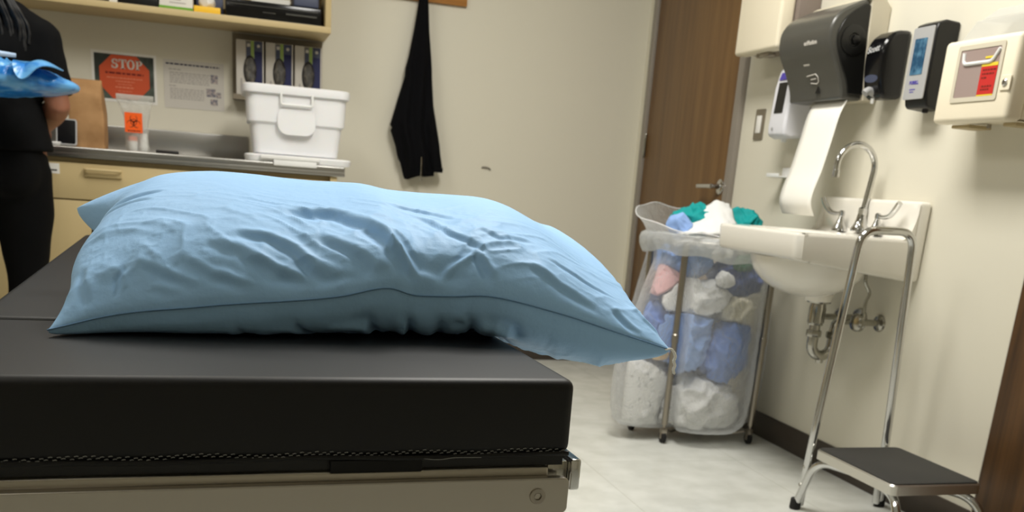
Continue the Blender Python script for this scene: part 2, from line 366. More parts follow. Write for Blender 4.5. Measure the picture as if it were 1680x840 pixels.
def pillow_sheets(nu=330, nv=220):
    u = np.linspace(0, 1, nu); v = np.linspace(0, 1, nv)
    u = 0.5-0.5*np.cos(PI*u); u = 0.55*u+0.45*np.linspace(0, 1, nu)
    v = 0.5-0.5*np.cos(PI*v); v = 0.6*v+0.4*np.linspace(0, 1, nv)
    U, V = np.meshgrid(u, v, indexing='ij')
    F = interp_curve(F_PTS, u)[:, None, :]; B = interp_curve(B_PTS, u)[:, None, :]
    Lc = interp_curve(L_PTS, v)[None]; Rc = interp_curve(R_PTS, v)[None]
    c00, c10, c01, c11 = (np.array(p[1:]) for p in (F_PTS[0], F_PTS[-1], B_PTS[0], B_PTS[-1]))
    u3 = U[..., None]; v3 = V[..., None]
    C = (1-v3)*F+v3*B+(1-u3)*Lc+u3*Rc-((1-u3)*(1-v3)*c00+u3*(1-v3)*c10+(1-u3)*v3*c01+u3*v3*c11)
    pu = np.clip(4*U*(1-U), 0, 1); pv = np.clip(4*V*(1-V), 0, 1)
    ear = .20+.15*np.clip((V-.80)/.20, 0, 1)+.22*np.clip((.07-V)/.07, 0, 1)      # thin pointed corners
    w = np.where(U < .5, pu**ear, pu**0.42)*pv**0.48
    wb = np.where(U < .5, pu**0.24, pu**0.36)*pv**0.34
    edge = np.clip(np.minimum(np.minimum(U, 1-U)*0.79, np.minimum(V, 1-V)*0.52)/0.03, 0, 1)
    edge2 = np.clip(np.minimum(np.minimum(U, 1-U)*0.79, np.minimum(V, 1-V)*0.52)/0.008, 0, 1)
    # large folds of the cover
    big = 0.008*vnoise(U*5+3, V*3+1)+0.005*vnoise(U*9+20, V*6+9)
    warp = vnoise(U*7+5, V*5+8)*0.5
    rd = lambda a: np.clip(1-np.abs(a)*1.5, 0, 1)**2.4
    X = U*0.79; Y = V*0.52+0.02*warp
    def along(deg, ox):
        t_ = math.radians(deg); al = X*math.cos(t_)+Y*math.sin(t_); ac = -X*math.sin(t_)+Y*math.cos(t_)
        return rd(vnoise(al*8+3+ox+warp*.6, ac*34+5+ox+warp*.8)), rd(vnoise(al*17+21+ox, ac*54+9+ox+warp*1.2))
    a1, a2 = along(-33, 0); b1, b2 = along(27, 17)           # creases run towards the pinched middle of the seam
    wt = 1/(1+np.exp(-(U-.60)/.035)); cr1 = a1*(1-wt)+b1*wt; cr2 = a2*(1-wt)+b2*wt
    cr3 = rd(vnoise(X*70+7+warp*2, Y*80+3))
    calm = 0.10+0.90*np.clip((0.42-V)/0.26, 0, 1)           # the back of the top is drawn smooth
    fine = (0.0040*cr1*(.4+.6*np.clip(vnoise(U*6+8, V*4+2)+.6, 0, 1))+0.0028*cr2+0.0009*cr3)*calm
    topt = (0.092+0.016*np.exp(-((U-.14)/.16)**2)+0.012*np.exp(-((U-.78)/.10)**2)-0.028*np.exp(-((U-.96)/.09)**2))*w
    s1 = strokes_disp(U, V, STROKES_TOP)
    # outward = mostly up, tilted out at the front and ends
    nrm = np.stack([(U-.5)*1.1*np.abs(2*U-1)**2, (V-.5)*1.5, np.full_like(U, .8)], -1)
    nrm /= np.linalg.norm(nrm, axis=-1, keepdims=True)
    top = C.copy(); top[..., 2] += topt
    top += nrm*((big*0.6*w+fine*edge*np.clip(w*1.6, 0, 1)+s1*edge2)[..., None])
    # ends bulge outwards a little between the corners
    bul = np.clip(pv, 0, 1)**0.8
    top[..., 0] += 0.030*bul*np.exp(-((1-U)/.10)**2)*edge
    top[..., 1] += -0.012*pu**.5*np.exp(-((V-.10)/.10)**2)*edge
    bot = C.copy(); bot[..., 2] -= (0.105+0.03*np.clip((U-.7)/.2, 0, 1))*wb
    s2 = strokes_disp(U, V, STROKES_BOT)
    n2 = nrm*np.array([1, 1, -1.0])
    bot += n2*((0.008*vnoise(U*8+40, V*5+3)*w+(0.011*rd(vnoise(X*15+50, Y*9+9))+0.004*rd(vnoise(X*34+11, Y*16+4))+0.001*cr3)*edge*np.clip(w*1.6, 0, 1)+s2*edge2)[..., None])
    bot[..., 1] += 0.010*pu**.5*np.exp(-((V-.10)/.08)**2)*edge
    over = 1/(1+np.exp(-(bot[..., 0]-0.392)/0.006))          # beyond the mattress edge it may sag lower
    floor_ = PAD_Z-over*0.060
    z = bot[..., 2]; k = 0.006
    bot[..., 2] = floor_+k*np.log1p(np.exp(np.clip((z-floor_)/k, -40, 40)))
    top[..., 2] = np.maximum(top[..., 2], bot[..., 2])
    bd = (np.minimum(np.minimum(U, 1-U), np.minimum(V, 1-V)) <= 0)
    bot[bd] = top[bd]
    return U, V, top, bot
# ---PILLOW-END
# ================================================================== ROOM
RX, BY, LX, FY, CZ = 2.126, 5.02, -2.7, -2.3, 2.74      # right wall, back wall, left wall, wall behind the camera, ceiling
struct(MB().box((LX-.1, FY-.1, -.05), (RX+.1, BY+.1, 0)).build('floor', M['floor'], smooth=False))
struct(MB().box((LX-.1, FY-.1, CZ), (RX+.1, BY+.1, CZ+.05)).build('ceiling', M['ceil'], smooth=False))
struct(MB().box((LX-.1, BY, 0), (RX+.1, BY+.1, CZ)).build('wall_back', M['wall'], smooth=False))
struct(MB().box((RX, FY, 0), (RX+.1, BY, CZ)).build('wall_right', M['wall'], smooth=False))
struct(MB().box((LX-.1, FY, 0), (LX, BY, CZ)).build('wall_left', M['wall'], smooth=False))
struct(MB().box((LX-.1, FY-.1, 0), (RX+.1, FY, CZ)).build('wall_front', M['wall'], smooth=False))
b = MB(); b.box((RX-.008, 2.14, 0), (RX, 3.888, .1), .003); b.box((RX-.008, 4.922, 0), (RX, BY, .1), .003)
struct(b.build('baseboard_right', M['base']))
struct(MB().box((.47, BY-.008, 0), (RX-.008, BY, .1), .003).build('baseboard_back', M['base']))

# brown door with steel frame in the right wall
d = bpy.data.objects.new('door_1', None); COL.objects.link(d); d.location = (RX, 4.405, 0); struct(d)
d['label'] = 'brown wood-grain door with lever handle in the right wall'
MB().box((RX-.012, 3.945, .008), (RX, 4.872, 2.10), .002).build('door_leaf', M['wood'], d)
f = MB(); f.box((RX-.026, 3.89, 0), (RX, 3.942, 2.16), .003); f.box((RX-.026, 4.875, 0), (RX, 4.92, 2.16), .003); f.box((RX-.026, 3.942, 2.104), (RX, 4.875, 2.16), .003)
f.build('door_frame', M['frame'], d)
for z in (1.18, .25, 1.98):
    MB().lathe([(.007, z-.055), (.008, z-.05), (.008, z+.05), (.007, z+.055)], (RX-.019, 4.866, 0), n=14).build('hinge', M['darkchrome'], d)
h = MB(); h.lathe([(.033, 0), (.033, .006), (.028, .010), (.012, .012), (.011, .05)], (RX-.012, 3.99, .99), (-1, 0, 0))
h.tube(fillet([(RX-.058, 3.985, .99), (RX-.060, 4.02, .99), (RX-.058, 4.12, .988)], .02), [.011]*1+[.0105]*8, 14)
h.build('lever_handle', M['chrome'], d)

# wood door at the right edge, standing against the right wall
d = bpy.data.objects.new('door_2', None); COL.objects.link(d); d.location = (RX, 1.68, 0); struct(d)
d['label'] = 'walnut wood door at the right edge of the view'
MB().box((RX-.045, 1.225, .010), (RX-.002, 2.132, 2.12), .001).build('door_leaf', M['wood2'], d)
MB().box((RX-.045, 2.1325, .010), (RX-.002, 2.1365, 2.12), .0008).build('edge_band', M['edge'], d)

# small dark scuff on the back wall
w = MB()
pts = [(1.270, BY-.003, 1.004), (1.285, BY-.004, 1.006), (1.305, BY-.004, 1.004), (1.318, BY-.003, .996)]
w.tube(spline(pts, 5), .0045, 8)
tag(w.build('wall_scuff', M['grey'], loc=(1.293, BY, 1.0)), 'small dark scuff mark on the bare cream back wall', 'mark')

# ceiling lamps (above the frame)
def troffer(x, y, lx, ly, power, label):
    t = thing('ceiling_light', label, 'light', (x, y, CZ))
    f = MB()
    for a, bb in (((x-lx/2-.03, y-ly/2-.03), (x+lx/2+.03, y-ly/2)), ((x-lx/2-.03, y+ly/2), (x+lx/2+.03, y+ly/2+.03)),
                  ((x-lx/2-.03, y-ly/2), (x-lx/2, y+ly/2)), ((x+lx/2, y-ly/2), (x+lx/2+.03, y+ly/2))):
        f.box((a[0], a[1], CZ-.02), (bb[0], bb[1], CZ-.001))
    f.build('frame', M['white'], t)
    MB().box((x-lx/2, y-ly/2, CZ-.012), (x+lx/2, y+ly/2, CZ-.006)).build('diffuser', M['diff'], t, smooth=False)
    la = bpy.data.lights.new('troffer_lamp', 'AREA'); la.shape = 'RECTANGLE'; la.size = lx; la.size_y = ly; la.energy = power
    la.color = (1.0, 0.98, 0.93)
    lo = bpy.data.objects.new('troffer_lamp', la); COL.objects.link(lo); lo.parent = t; lo.location = (0, 0, -.03)
    return t
troffer(-.5, 3.3, .6, 1.2, 15, 'recessed ceiling light between the exam table and the counter')
troffer(.95, 2.45, .6, 1.2, 60, 'recessed ceiling light between the exam table and the sink')
troffer(-1.3, .8, .6, 1.2, 5, 'recessed ceiling light over the left side of the room')

# ================================================================== EXAM TABLE
BR = Vector((.036, 1.2, 0))
t = thing('exam_table', 'exam table with black vinyl mattress and steel rail under the blue pillow', 'exam table', BR)
def bl(x, y, z): return (BR.x+x, BR.y+y, z)
def pad(y0, y1, z0, z1, hx0, hx1, name='mattress_pad'):
    m = MB().box(bl(hx0, y0, z0), bl(hx1, y1, z1))
    # soft upholstery: fine subdivision then rounding
    bm = m.bm
    bmesh.ops.bevel(bm, geom=bm.edges[:], offset=.013, segments=5, affect='EDGES', profile=.55)
    return m.build(name, M['vinyl'], t, auto=60)
p1 = pad(-.222, .128, .6435, .7315, -.342, .3335)
p2 = pad(.138, 1.55, .6435, .7315, -.342, .3335)
p3 = pad(1.562, 1.95, .66, .752, -.325, .3165)
# stitched hem along the foot of the first pad
s = MB()
n = 170
for k in range(n):
    x = -.335+.66*k/n
    z = .6495+.0012*math.sin(k*.21)+.0006*math.sin(k*1.7)
    a = .0016 if k % 2 else -.0008
    s.tube([bl(x, -.2228, z+a), bl(x+.0024, -.2236, z+a+.0008), bl(x+.0036, -.2228, z+a+.0002)], .00055, 5)
s.build('stitching', M['thread'], p1)
h = MB(); h.tube([bl(-.34+.67*k/40, -.2215-.0012*math.sin(k*.5), .6452+.0010*math.sin(k*.35)) for k in range(41)], .0032, 8)
h.build('piping', M['vinyl'], p1)
MB().tube(spline([bl(.155, -.2245, .6440), bl(.175, -.226, .6425), bl(.195, -.2255, .6442), bl(.225, -.2245, .6436)], 6), .0005, 5).build('loose_thread', M['thread'], p1)
MB().box(bl(-.335, -.215, .6300), bl(.327, 1.93, .6433)).build('base_board', M['black'], t, smooth=False)
MB().box(bl(.058, -.2235, .6285), bl(.158, -.2160, .6425), .001).build('fastener_strap', M['vinyldk'], t)
# steel frame
f = MB(); f.box(bl(-.352, -.2215, .610), bl(.309, -.198, .6300), .004, 3)
f.build('upper_rail', M['steel'], t)
f = MB()
poly = []
def rrect(x0, x1, z0, z1, r, n=6):
    out = []
    for cx, cz, a0 in ((x1-r, z1-r, 0), (x0+r, z1-r, PI/2), (x0+r, z0+r, PI), (x1-r, z0+r, 1.5*PI)):
        for i in range(n+1):
            a = a0+PI/2*i/n; out.append((cx+r*math.cos(a), cz+r*math.sin(a)))
    return out
f.prism(rrect(-.36, .330, .577, .620, .007), -.235, -.2225, lambda a, b_, dd: bl(a, dd, b_))
er = f.build('end_rail', M['steel'], t, bevel=.0015)
bo = MB(); bo.lathe([(.0095, 0), (.0095, .0012), (.0088, .0018), (.0045, .0018)], bl(.292, -.235, .599), (0, -1, 0), 28, cap=False)
bo.lathe([(.0045, .0018), (.0042, -.001), (.0001, -.001)], bl(.292, -.235, .599), (0, -1, 0), 6, cap=False)
bo.build('hex_bolt', M['satin'], er)
f = MB(); f.box(bl(.312, -.208, .605), bl(.3375, 1.6, .632), .002)
f.build('side_frame', M['darkchrome'], t)
f = MB(); f.box(bl(.3375, -.218, .5985), bl(.3505, 1.2, .6365), .003, 3)
f.build('accessory_rail', M['chrome'], t)
f = MB(); f.box(bl(-.352, -.21, .600), bl(-.33, 1.6, .632), .002); f.build('side_frame', M['darkchrome'], t)
c = MB(); c.box(bl(-.17, .35, .10), bl(.17, .95, .60), .03, 3); c.build('pedestal', M['steel'], t)
c = MB(); c.box(bl(-.27, .05, .0), bl(.27, 1.35, .10), .02, 3); c.build('base_cover', M['cream'], t)
t.rotation_euler.z = math.radians(2.0)

# ================================================================== PILLOW
U, V, TOP, BOT = pillow_sheets()
nu, nv = U.shape
verts = [tuple(p) for p in TOP.reshape(-1, 3)]
idx = np.arange(nu*nv).reshape(nu, nv)
bidx = idx.copy()
cnt = len(verts)
for i in range(1, nu-1):
    for j in range(1, nv-1):
        bidx[i, j] = cnt; verts.append(tuple(BOT[i, j])); cnt += 1
faces = []
for i in range(nu-1):
    for j in range(nv-1):
        faces.append((idx[i, j], idx[i+1, j], idx[i+1, j+1], idx[i, j+1]))
        faces.append((bidx[i, j], bidx[i, j+1], bidx[i+1, j+1], bidx[i+1, j]))
PL = Vector((.19, 1.45, PAD_Z))
pt = thing('pillow', 'large light blue disposable-cover pillow lying across the black exam table', 'pillow', PL)
me = bpy.data.meshes.new('cover'); me.from_pydata([tuple(np.array(v)-np.array(PL)) for v in verts], [], [tuple(int(a) for a in f) for f in faces]); me.update()
cov = link_me('cover', me, M['pillow'], pt, (0, 0, 0), auto=None)
def shift(P, d): return [tuple(np.array(p)+np.array(d)) for p in P]
MB().tube(shift(TOP[::2, 0], (0, -.0004, 0)), .0009, 6).build('seam', M['seam'], pt)
# twisted loose thread at the right tip
tip = TOP[-1, 0]
tw = [tuple(tip+np.array(q)) for q in ((-.006, .001, 0), (.001, -.001, .001), (.006, -.002, -.004), (.0085, -.002, -.010), (.0075, -.001, -.016), (.0095, -.002, -.022), (.0085, -.001, -.028), (.0105, -.001, -.034))]
sp = spline(tw, 8); st = MB()
for ph in (0, PI):
    st.tube([(p[0]+.0011*math.cos(k*1.1+ph), p[1]+.0011*math.sin(k*1.1+ph), p[2]) for k, p in enumerate(sp)], .0014, 6)
st.build('loose_string', M['string'], pt)
# ================================================================== BACK WALL: CABINETS, COUNTER, SHELF
CF = 4.38                                       # front of the counter
def base_cabinet(x0, x1, label, last=False, card=False):
    t = thing('base_cabinet', label, 'cabinet', ((x0+x1)/2, CF+.3, 0), 'tan base cabinets under the steel counter')
    c = MB(); c.box((x0, CF+.035, .10), (x1, BY-.001, .908), .002); c.box((x0+.01, CF+.09, 0), (x1-.01, BY-.001, .10)); c.build('carcass', M['cabdark'], t)
    if last: MB().box((x1-.03, CF+.014, .10), (x1, CF+.035, .908), .001).build('face_stile', M['cab'], t)
    r = x1-.034 if last else x1-.003
    dr = MB().box((x0+.003, CF+.016, .746), (r, CF+.0345, .888), .002).build('drawer', M['cab'], t)
    cx = (x0+x1)/2
    h = MB(); h.tube(fillet([(cx-.067, CF+.018, .866), (cx-.067, CF-.010, .866), (cx+.067, CF-.010, .866), (cx+.067, CF+.018, .866)], .012), .0055, 10)
    h.box((cx-.072, CF+.006, .838), (cx+.072, CF+.0155, .868), .003)
    h.build('pull_handle', M['cab'], dr)
    if card:
        cd = MB().box((-.700, CF+.0148, .842), (-.655, CF+.0158, .882)).build('label_card', M['paper'], dr, smooth=False)
        MB().box((-.695, CF+.0142, .852), (-.664, CF+.0147, .858)).build('print', M['ink'], cd, smooth=False)
    mid = (x0+r)/2
    for a, bb in ((x0+.003, mid-.0015), (mid+.0015, r)):
        do = MB().box((a, CF+.016, .115), (bb, CF+.0345, .740), .002).build('door', M['cab'], t)
        hx = bb-.04 if a < mid-.01 else a+.04
        MB().tube(fillet([(hx, CF+.018, .62), (hx, CF-.010, .62), (hx, CF-.010, .49), (hx, CF+.018, .49)], .012), .0055, 10).build('pull_handle', M['cab'], do)
base_cabinet(-.960, -.022, 'tan base cabinet with paper card on its drawer, behind the standing person', card=True)
base_cabinet(-.020, .462, 'tan base cabinet at the right end of the counter, below the white tote', last=True)
base_cabinet(-1.90, -.962, 'tan base cabinet farthest left, left of the one with the paper card')

ct = thing('countertop', 'stainless steel countertop with low steel backsplash on tan cabinets', 'countertop', (-.7, 4.7, .91))
c = MB(); c.box((-1.9, CF, .922), (.494, BY, .952), .006, 3); c.box((-1.9, CF, .910), (.494, CF+.012, .930), .003); c.build('worktop', M['counter'], ct)
MB().box((-1.9, BY-.018, .9515), (.100, BY, 1.060), .004, 3).build('backsplash', M['counter'], ct)

SF = 4.70
us = thing('wall_shelf_unit', 'tan open wall cabinet with filled shelf above the counter', 'shelf', (-.7, 4.85, 1.52))
MB().box((-1.9, SF, 1.522), (.455, BY, 1.548), .001).build('bottom_shelf', M['cab'], us)
MB().box((.430, SF, 1.5485), (.455, BY, 2.13), .001).build('side_panel', M['cab'], us)
MB().box((-1.9, SF, 1.5485), (-1.875, BY, 2.13), .001).build('side_panel', M['cab'], us)
MB().box((-1.9, SF, 2.1305), (.455, BY, 2.155), .001).build('top_panel', M['cab'], us)
MB().box((-1.875, SF+.02, 1.83), (.4295, BY-.012, 1.85), .001).build('middle_shelf', M['cab'], us)
MB().box((-1.875, BY-.011, 1.549), (.4295, BY-.001, 2.13)).build('back_panel', M['cabdark'], us, smooth=False)

z0 = 1.549
# things on the bottom shelf
def binder(x0, x1, label, mark=None):
    t = thing('ring_binder', label, 'binder', ((x0+x1)/2, 4.86, z0), 'black binders lying on the wall shelf')
    c = MB(); c.box((x0, 4.735, z0), (x1, 5.0, z0+.004), .001); c.box((x0, 4.735, z0+.056), (x1, 5.0, z0+.060), .001); c.box((x0, 4.735, z0+.004), (x0+.004, 5.0, z0+.056), .001)
    c.box((x0, 4.735, z0+.004), (x1, 4.739, z0+.056), .001)
    c.build('cover', M['black'], t)
    MB().box((x0+.010, 4.742, z0+.005), (x1-.008, 4.99, z0+.050)).build('pages', M['paper'], t, smooth=False)
    if mark: MB().box((mark[0], 4.733, z0+.001), (mark[1], 4.7348, z0+.045)).build('spine_label', M['paper'], t, smooth=False)
binder(-.70, -.476, 'black binder farthest left on the wall shelf, above the poster')
tag(MB().box((-.472, 4.735, z0), (-.440, 4.99, z0+.16), .001).build('white_folder', M['paper'], loc=(-.456, 4.86, z0)), 'upright white folder between the black binders on the wall shelf', 'folder')
binder(-.436, -.277, 'black binder beside the white and green box on the wall shelf')
t = thing('supply_box', 'white supply box with green stripe along its bottom on the wall shelf', 'box', (-.2, 4.86, z0))
MB().box((-.272, 4.74, z0), (-.135, 4.98, z0+.17), .002).build('carton', M['paper'], t)
MB().box((-.2725, 4.7385, z0+.001), (-.1345, 4.7398, z0+.014)).build('stripe', M['greenstripe'], t, smooth=False)
for k, (a, bb) in enumerate(((.3, .8), (.3, .65), (.3, .72))):
    MB().box((-.272+.137*a, 4.7388, z0+.028+k*.012), (-.272+.137*bb, 4.7399, z0+.031+k*.012)).build('print', M['inkgrey'], t, smooth=False)
t = thing('tissue_box', 'low yellow box with crumpled white tissue beside the black machine', 'box', (-.075, 4.82, z0))
MB().box((-.131, 4.735, z0), (-.020, 4.87, z0+.028), .002).build('carton', M['yellowbox'], t)
w = MB(); w.ell((-.075, 4.80, z0+.055), (.034, .04, .032), 4)
for v in w.bm.verts: v.co += Vector(mnoise.noise_vector(v.co*28))*.012
for v in w.bm.verts: v.co.z = max(v.co.z, z0+.0285)
w.build('tissue', M['paper'], t)
t = thing('grey_bin_box', 'grey plastic storage box behind the yellow box on the wall shelf', 'box', (-.05, 4.94, z0))
b = MB(); b.box((-.125, 4.885, z0), (-.008, 5.0, z0+.13), .004); b.build('body', M['slate'], t)
MB().box((-.128, 4.882, z0+.1302), (-.005, 5.003, z0+.142), .003).build('lid', M['grey'], t)
t = thing('label_printer', 'black glossy machine at the right end of the wall shelf', 'printer', (.21, 4.86, z0))
b = MB(); b.box((.000, 4.745, z0+.006), (.418, 4.99, z0+.076), .006, 3); b.build('body', M['blackgloss'], t)
b = MB(); b.box((.012, 4.737, z0), (.408, 4.98, z0+.0058), .002); b.build('base_plate', M['black'], t)
b = MB(); b.box((.02, 4.741, z0+.055), (.40, 4.7447, z0+.058)); b.box((.26, 4.741, z0+.034), (.395, 4.7447, z0+.040)); b.box((.16, 4.742, z0+.032), (.215, 4.7448, z0+.035)); b.build('front_trim', M['smoke'], t, smooth=False)
t = thing('paper_stack', 'stack of white papers lying on top of the black machine', 'papers', (.2, 4.86, z0+.0765))
b = MB()
for k in range(5): b.box((.11+.004*k, 4.752+.003*(k % 2), z0+.0765+k*.004), (.275+.003*(k % 3), 4.97, z0+.0800+k*.004))
b.build('sheets', M['paper'], t, smooth=False)
t = thing('blue_case', 'blue-grey case on the black machine beside the papers', 'case', (.36, 4.86, z0+.0765))
MB().box((.295, 4.755, z0+.0765), (.405, 4.97, z0+.125), .006, 3).build('body', M['slate'], t)
MB().box((.292, 4.752, z0+.1252), (.408, 4.973, z0+.137), .004).build('lid', M['slate'], t)

# glove boxes in a wall rack below the shelf
rk = thing('glove_box_rack', 'grey metal wall rack holding three glove boxes under the shelf', 'rack', (.24, 5.01, 1.22))
b = MB(); b.box((.030, BY-.006, 1.222), (.445, BY-.001, 1.518)); b.build('back_plate', M['rack'], rk, smooth=False)
b = MB(); b.box((.030, 4.926, 1.222), (.445, BY-.006, 1.2265)); b.box((.030, 4.923, 1.222), (.445, 4.926, 1.245)); b.build('tray', M['rack'], rk, smooth=False)
def glove_box(x0, label, seed):
    random.seed(seed)
    g = thing('glove_box', label, 'glove box', (x0+.061, 4.975, 1.227), 'glove boxes in the wall rack')
    y = 4.929; zt = 1.482
    MB().box((x0, y, 1.227), (x0+.124, 5.012, zt), .0015).build('carton', M['papergrey'], g)
    yf = y-.0006
    MB().box((x0+.066, yf-.0004, 1.229), (x0+.080, y-.0001, zt-.002)).build('green_panel', M['green'], g, smooth=False)
    MB().box((x0+.043, yf-.0004, 1.229), (x0+.0655, y-.0001, zt-.002)).build('taupe_panel', M['grey'], g, smooth=False)
    MB().box((x0+.046, yf-.0009, zt-.075), (x0+.064, yf-.0005, zt-.010)).build('grey_panel', M['slate'], g, smooth=False)
    MB().box((x0+.049, yf-.0013, zt-.028), (x0+.063, yf-.0010, zt-.014)).build('emblem', M['papergrey'], g, smooth=False)
    MB().box((x0+.081, yf-.0004, 1.229), (x0+.118, y-.0001, zt-.002)).build('navy_panel', M['navy'], g, smooth=False)
    MB().box((x0+.083, yf-.0009, zt-.045), (x0+.116, yf-.0005, zt-.006)).build('slate_panel', M['slate'], g, smooth=False)
    MB().lathe([(.007, 0), (.007, .0004)], (x0+.100, yf-.0009, zt-.022), (0, -1, 0), 12).build('emblem', M['papergrey'], g, smooth=False)
    MB().box((x0+.019, yf-.0006, 1.252), (x0+.026, y-.0001, 1.315)).build('print', M['inkgrey'], g, smooth=False)
    # oval mouth with a glove bulging out
    o = MB(); o.prism([(x0+.062+.030*math.cos(a), 1.352+.066*math.sin(a)) for a in [2*PI*k/28 for k in range(28)]], yf-.0016, yf-.0004, lambda a, b_, dd: (a, dd, b_))
    op = o.build('mouth', M['ink'], g, smooth=False)
    w = MB(); w.ell((x0+.062, yf+.002, 1.350), (.026, .012, .060), 4)
    for v in w.bm.verts:
        v.co += Vector(mnoise.noise_vector(v.co*42+Vector((seed, 0, 0))))*.006
        v.co.y = min(v.co.y, yf-.0004)
    w.build('glove', M['nitrile'], op)
glove_box(.046, 'leftmost of the three glove boxes in the rack, nearest the paper notice', 3)
glove_box(.179, 'middle of the three glove boxes in the rack behind the white tote', 8)
glove_box(.312, 'rightmost of the three glove boxes in the rack, nearest the hanging jacket', 15)

# posters
def serif_stop():
    """heavy slab-serif heading made of strokes, one flat mesh"""
    b = MB(); y0_, y1_ = BY-.0034, BY-.0028; H = .040; z_ = 1.311
    P = lambda poly, ox: b.prism([(ox+a*H, z_+c*H) for a, c in poly], y0_, y1_, lambda a, c, d: (a, d, c))
    def band(ox, cx, cz, rx, rz, wx, wz, a0, a1, n=14):
        for i in range(n):
            A, B_ = a0+(a1-a0)*i/n, a0+(a1-a0)*(i+1)/n
            P([(cx+(rx-wx)*math.cos(A), cz+(rz-wz)*math.sin(A)), (cx+rx*math.cos(A), cz+rz*math.sin(A)), (cx+rx*math.cos(B_), cz+rz*math.sin(B_)), (cx+(rx-wx)*math.cos(B_), cz+(rz-wz)*math.sin(B_))], ox)
    x = -.502                                        # S
    band(x, .34, .72, .32, .29, .20, .10, .15, 1.5*PI); band(x, .34, .29, .34, .30, .21, .10, -.85*PI, .5*PI)
    P([(.56, .66), (.64, .66), (.64, .98), (.58, .98)], x); P([(.0, .02), (.06, .02), (.09, .36), (.0, .36)], x)
    x += .0305                                       # T
    P([(.0, .90), (.84, .90), (.84, 1.0), (.0, 1.0)], x); P([(.0, .66), (.07, .66), (.15, .92), (.0, .92)], x); P([(.77, .66), (.84, .66), (.84, .92), (.69, .92)], x)
    P([(.30, .0), (.54, .0), (.54, .92), (.30, .92)], x); P([(.18, .0), (.66, .0), (.66, .07), (.18, .07)], x)
    x += .0350                                       # O
    band(x, .42, .5, .42, .52, .22, .10, 0, 2*PI, 26)
    x += .0365                                       # P
    P([(.10, .0), (.32, .0), (.32, 1.0), (.10, 1.0)], x); P([(.0, .0), (.44, .0), (.44, .07), (.0, .07)], x); P([(.0, .93), (.4, .93), (.4, 1.0), (.0, 1.0)], x)
    band(x, .38, .72, .36, .28, .21, .09, -PI/2, PI/2); P([(.30, .44), (.40, .44), (.40, .53), (.30, .53)], x); P([(.30, .91), (.40, .91), (.40, 1.0), (.30, 1.0)], x)
    b.build('lettering', M['papergrey'], t, smooth=False)
t = thing('stop_sign_poster', 'white-bordered poster with orange octagon reading STOP taped to the back wall', 'poster', (-.448, BY, 1.27))
MB().box((-.588, BY-.0016, 1.166), (-.309, BY-.0004, 1.382)).build('sheet', M['paper'], t, smooth=False)
MB().box((-.576, BY-.0022, 1.178), (-.321, BY-.0016, 1.370)).build('dark_background', M['postback'], t, smooth=False)
hx, hz = .107, .094
octo = [(-.448+a*hx, 1.274+c_*hz) for a, c_ in ((.5, 1), (1, .42), (1, -.42), (.5, -1), (-.5, -1), (-1, -.42), (-1, .42), (-.5, 1))]
b = MB(); b.prism(octo, BY-.0028, BY-.0022, lambda a, b_, dd: (a, dd, b_)); b.build('octagon', M['stopred'], t, smooth=False)
serif_stop()
def lines(parent, material, rows, y, word=.012):
    b = MB()
    for (xa, xb, z, hgt, s) in rows:
        r = random.Random(s); x = xa
        while x < xb:
            w = min(r.uniform(.5, 1.6)*word, xb-x); b.box((x, y-.0005, z), (x+w, y, z+hgt)); x += w+word*.28
    return b.build('print', material, parent, smooth=False)
lines(t, M['inkred'], [(-.530, -.366, 1.286, .0085, 1)], BY-.0028, .017)
lines(t, M['stoptext'], [(-.525, -.372, 1.268, .004, 2), (-.488, -.405, 1.254, .004, 3), (-.478, -.418, 1.242, .003, 4), (-.490, -.410, 1.228, .005, 5), (-.478, -.418, 1.213, .003, 6)], BY-.0028, .010)
t = thing('paper_notice', 'grey printed notice with three small pictures, right of the orange poster', 'notice', (-.145, BY, 1.27))
M4 = Matrix.Translation((-.145, BY, 1.27)) @ Matrix.Rotation(math.radians(-.6), 4, 'Y') @ Matrix.Translation((.145, -BY, -1.27))
MB().box((-.279, BY-.0016, 1.163), (-.010, BY-.0004, 1.374), M4=M4).build('sheet', M['papergrey'], t, smooth=False)
lines(t, M['inknavy'], [(-.268, -.030, 1.352, .0065, 11)], BY-.0018, .014)
rows = [(-.255, -.20, 1.330, .004, 12)]+[(-.252, -.075, 1.316-.0085*k, .0035, 20+k) for k in range(6)]+[(-.255, -.225, 1.258, .004, 13)]+[(-.252, -.10, 1.246-.0085*k, .0035, 40+k) for k in range(6)]
lines(t, M['inkgrey'], rows, BY-.0018, .013)
for lo, hi in (((-.070, 1.284), (-.038, 1.322)), ((-.090, 1.224), (-.048, 1.260)), ((-.072, 1.188), (-.040, 1.215)), ((-.046, 1.222), (-.024, 1.246))):
    MB().box((lo[0], BY-.0024, lo[1]), (hi[0], BY-.0018, hi[1])).build('picture', M['photo'], t, smooth=False)

# white tote standing on its own lid
T0 = Vector((.285, 4.56, .0))
t = thing('storage_tote', 'white plastic storage tote standing on its lid at the counter end', 'tote', (.290, 4.57, .983))
def rr(x0, x1, y0, y1, r, z, n=5): return [(a, b_, z) for a, b_ in rrect(x0, x1, y0, y1, r, n)]
b = MB()
X0, X1, Y0, Y1 = .108, .472, 4.425, 4.745           # foot
e = lambda k: (X0-k, X1+k, Y0-k, Y1+k)
out = [rr(*e(-.012), .03, .9835), rr(*e(-.004), .034, .988), rr(*e(.004), .036, 1.075), rr(*e(.010), .036, 1.105), rr(*e(.022), .038, 1.114), rr(*e(.026), .04, 1.20), rr(*e(.027), .04, 1.226),
       rr(*e(.040), .045, 1.228), rr(*e(.042), .045, 1.240), rr(*e(.041), .045, 1.258), rr(*e(.034), .044, 1.262)]
inn = [rr(*e(.022), .04, 1.260), rr(*e(.012), .036, 1.12), rr(*e(-.004), .03, .992)]
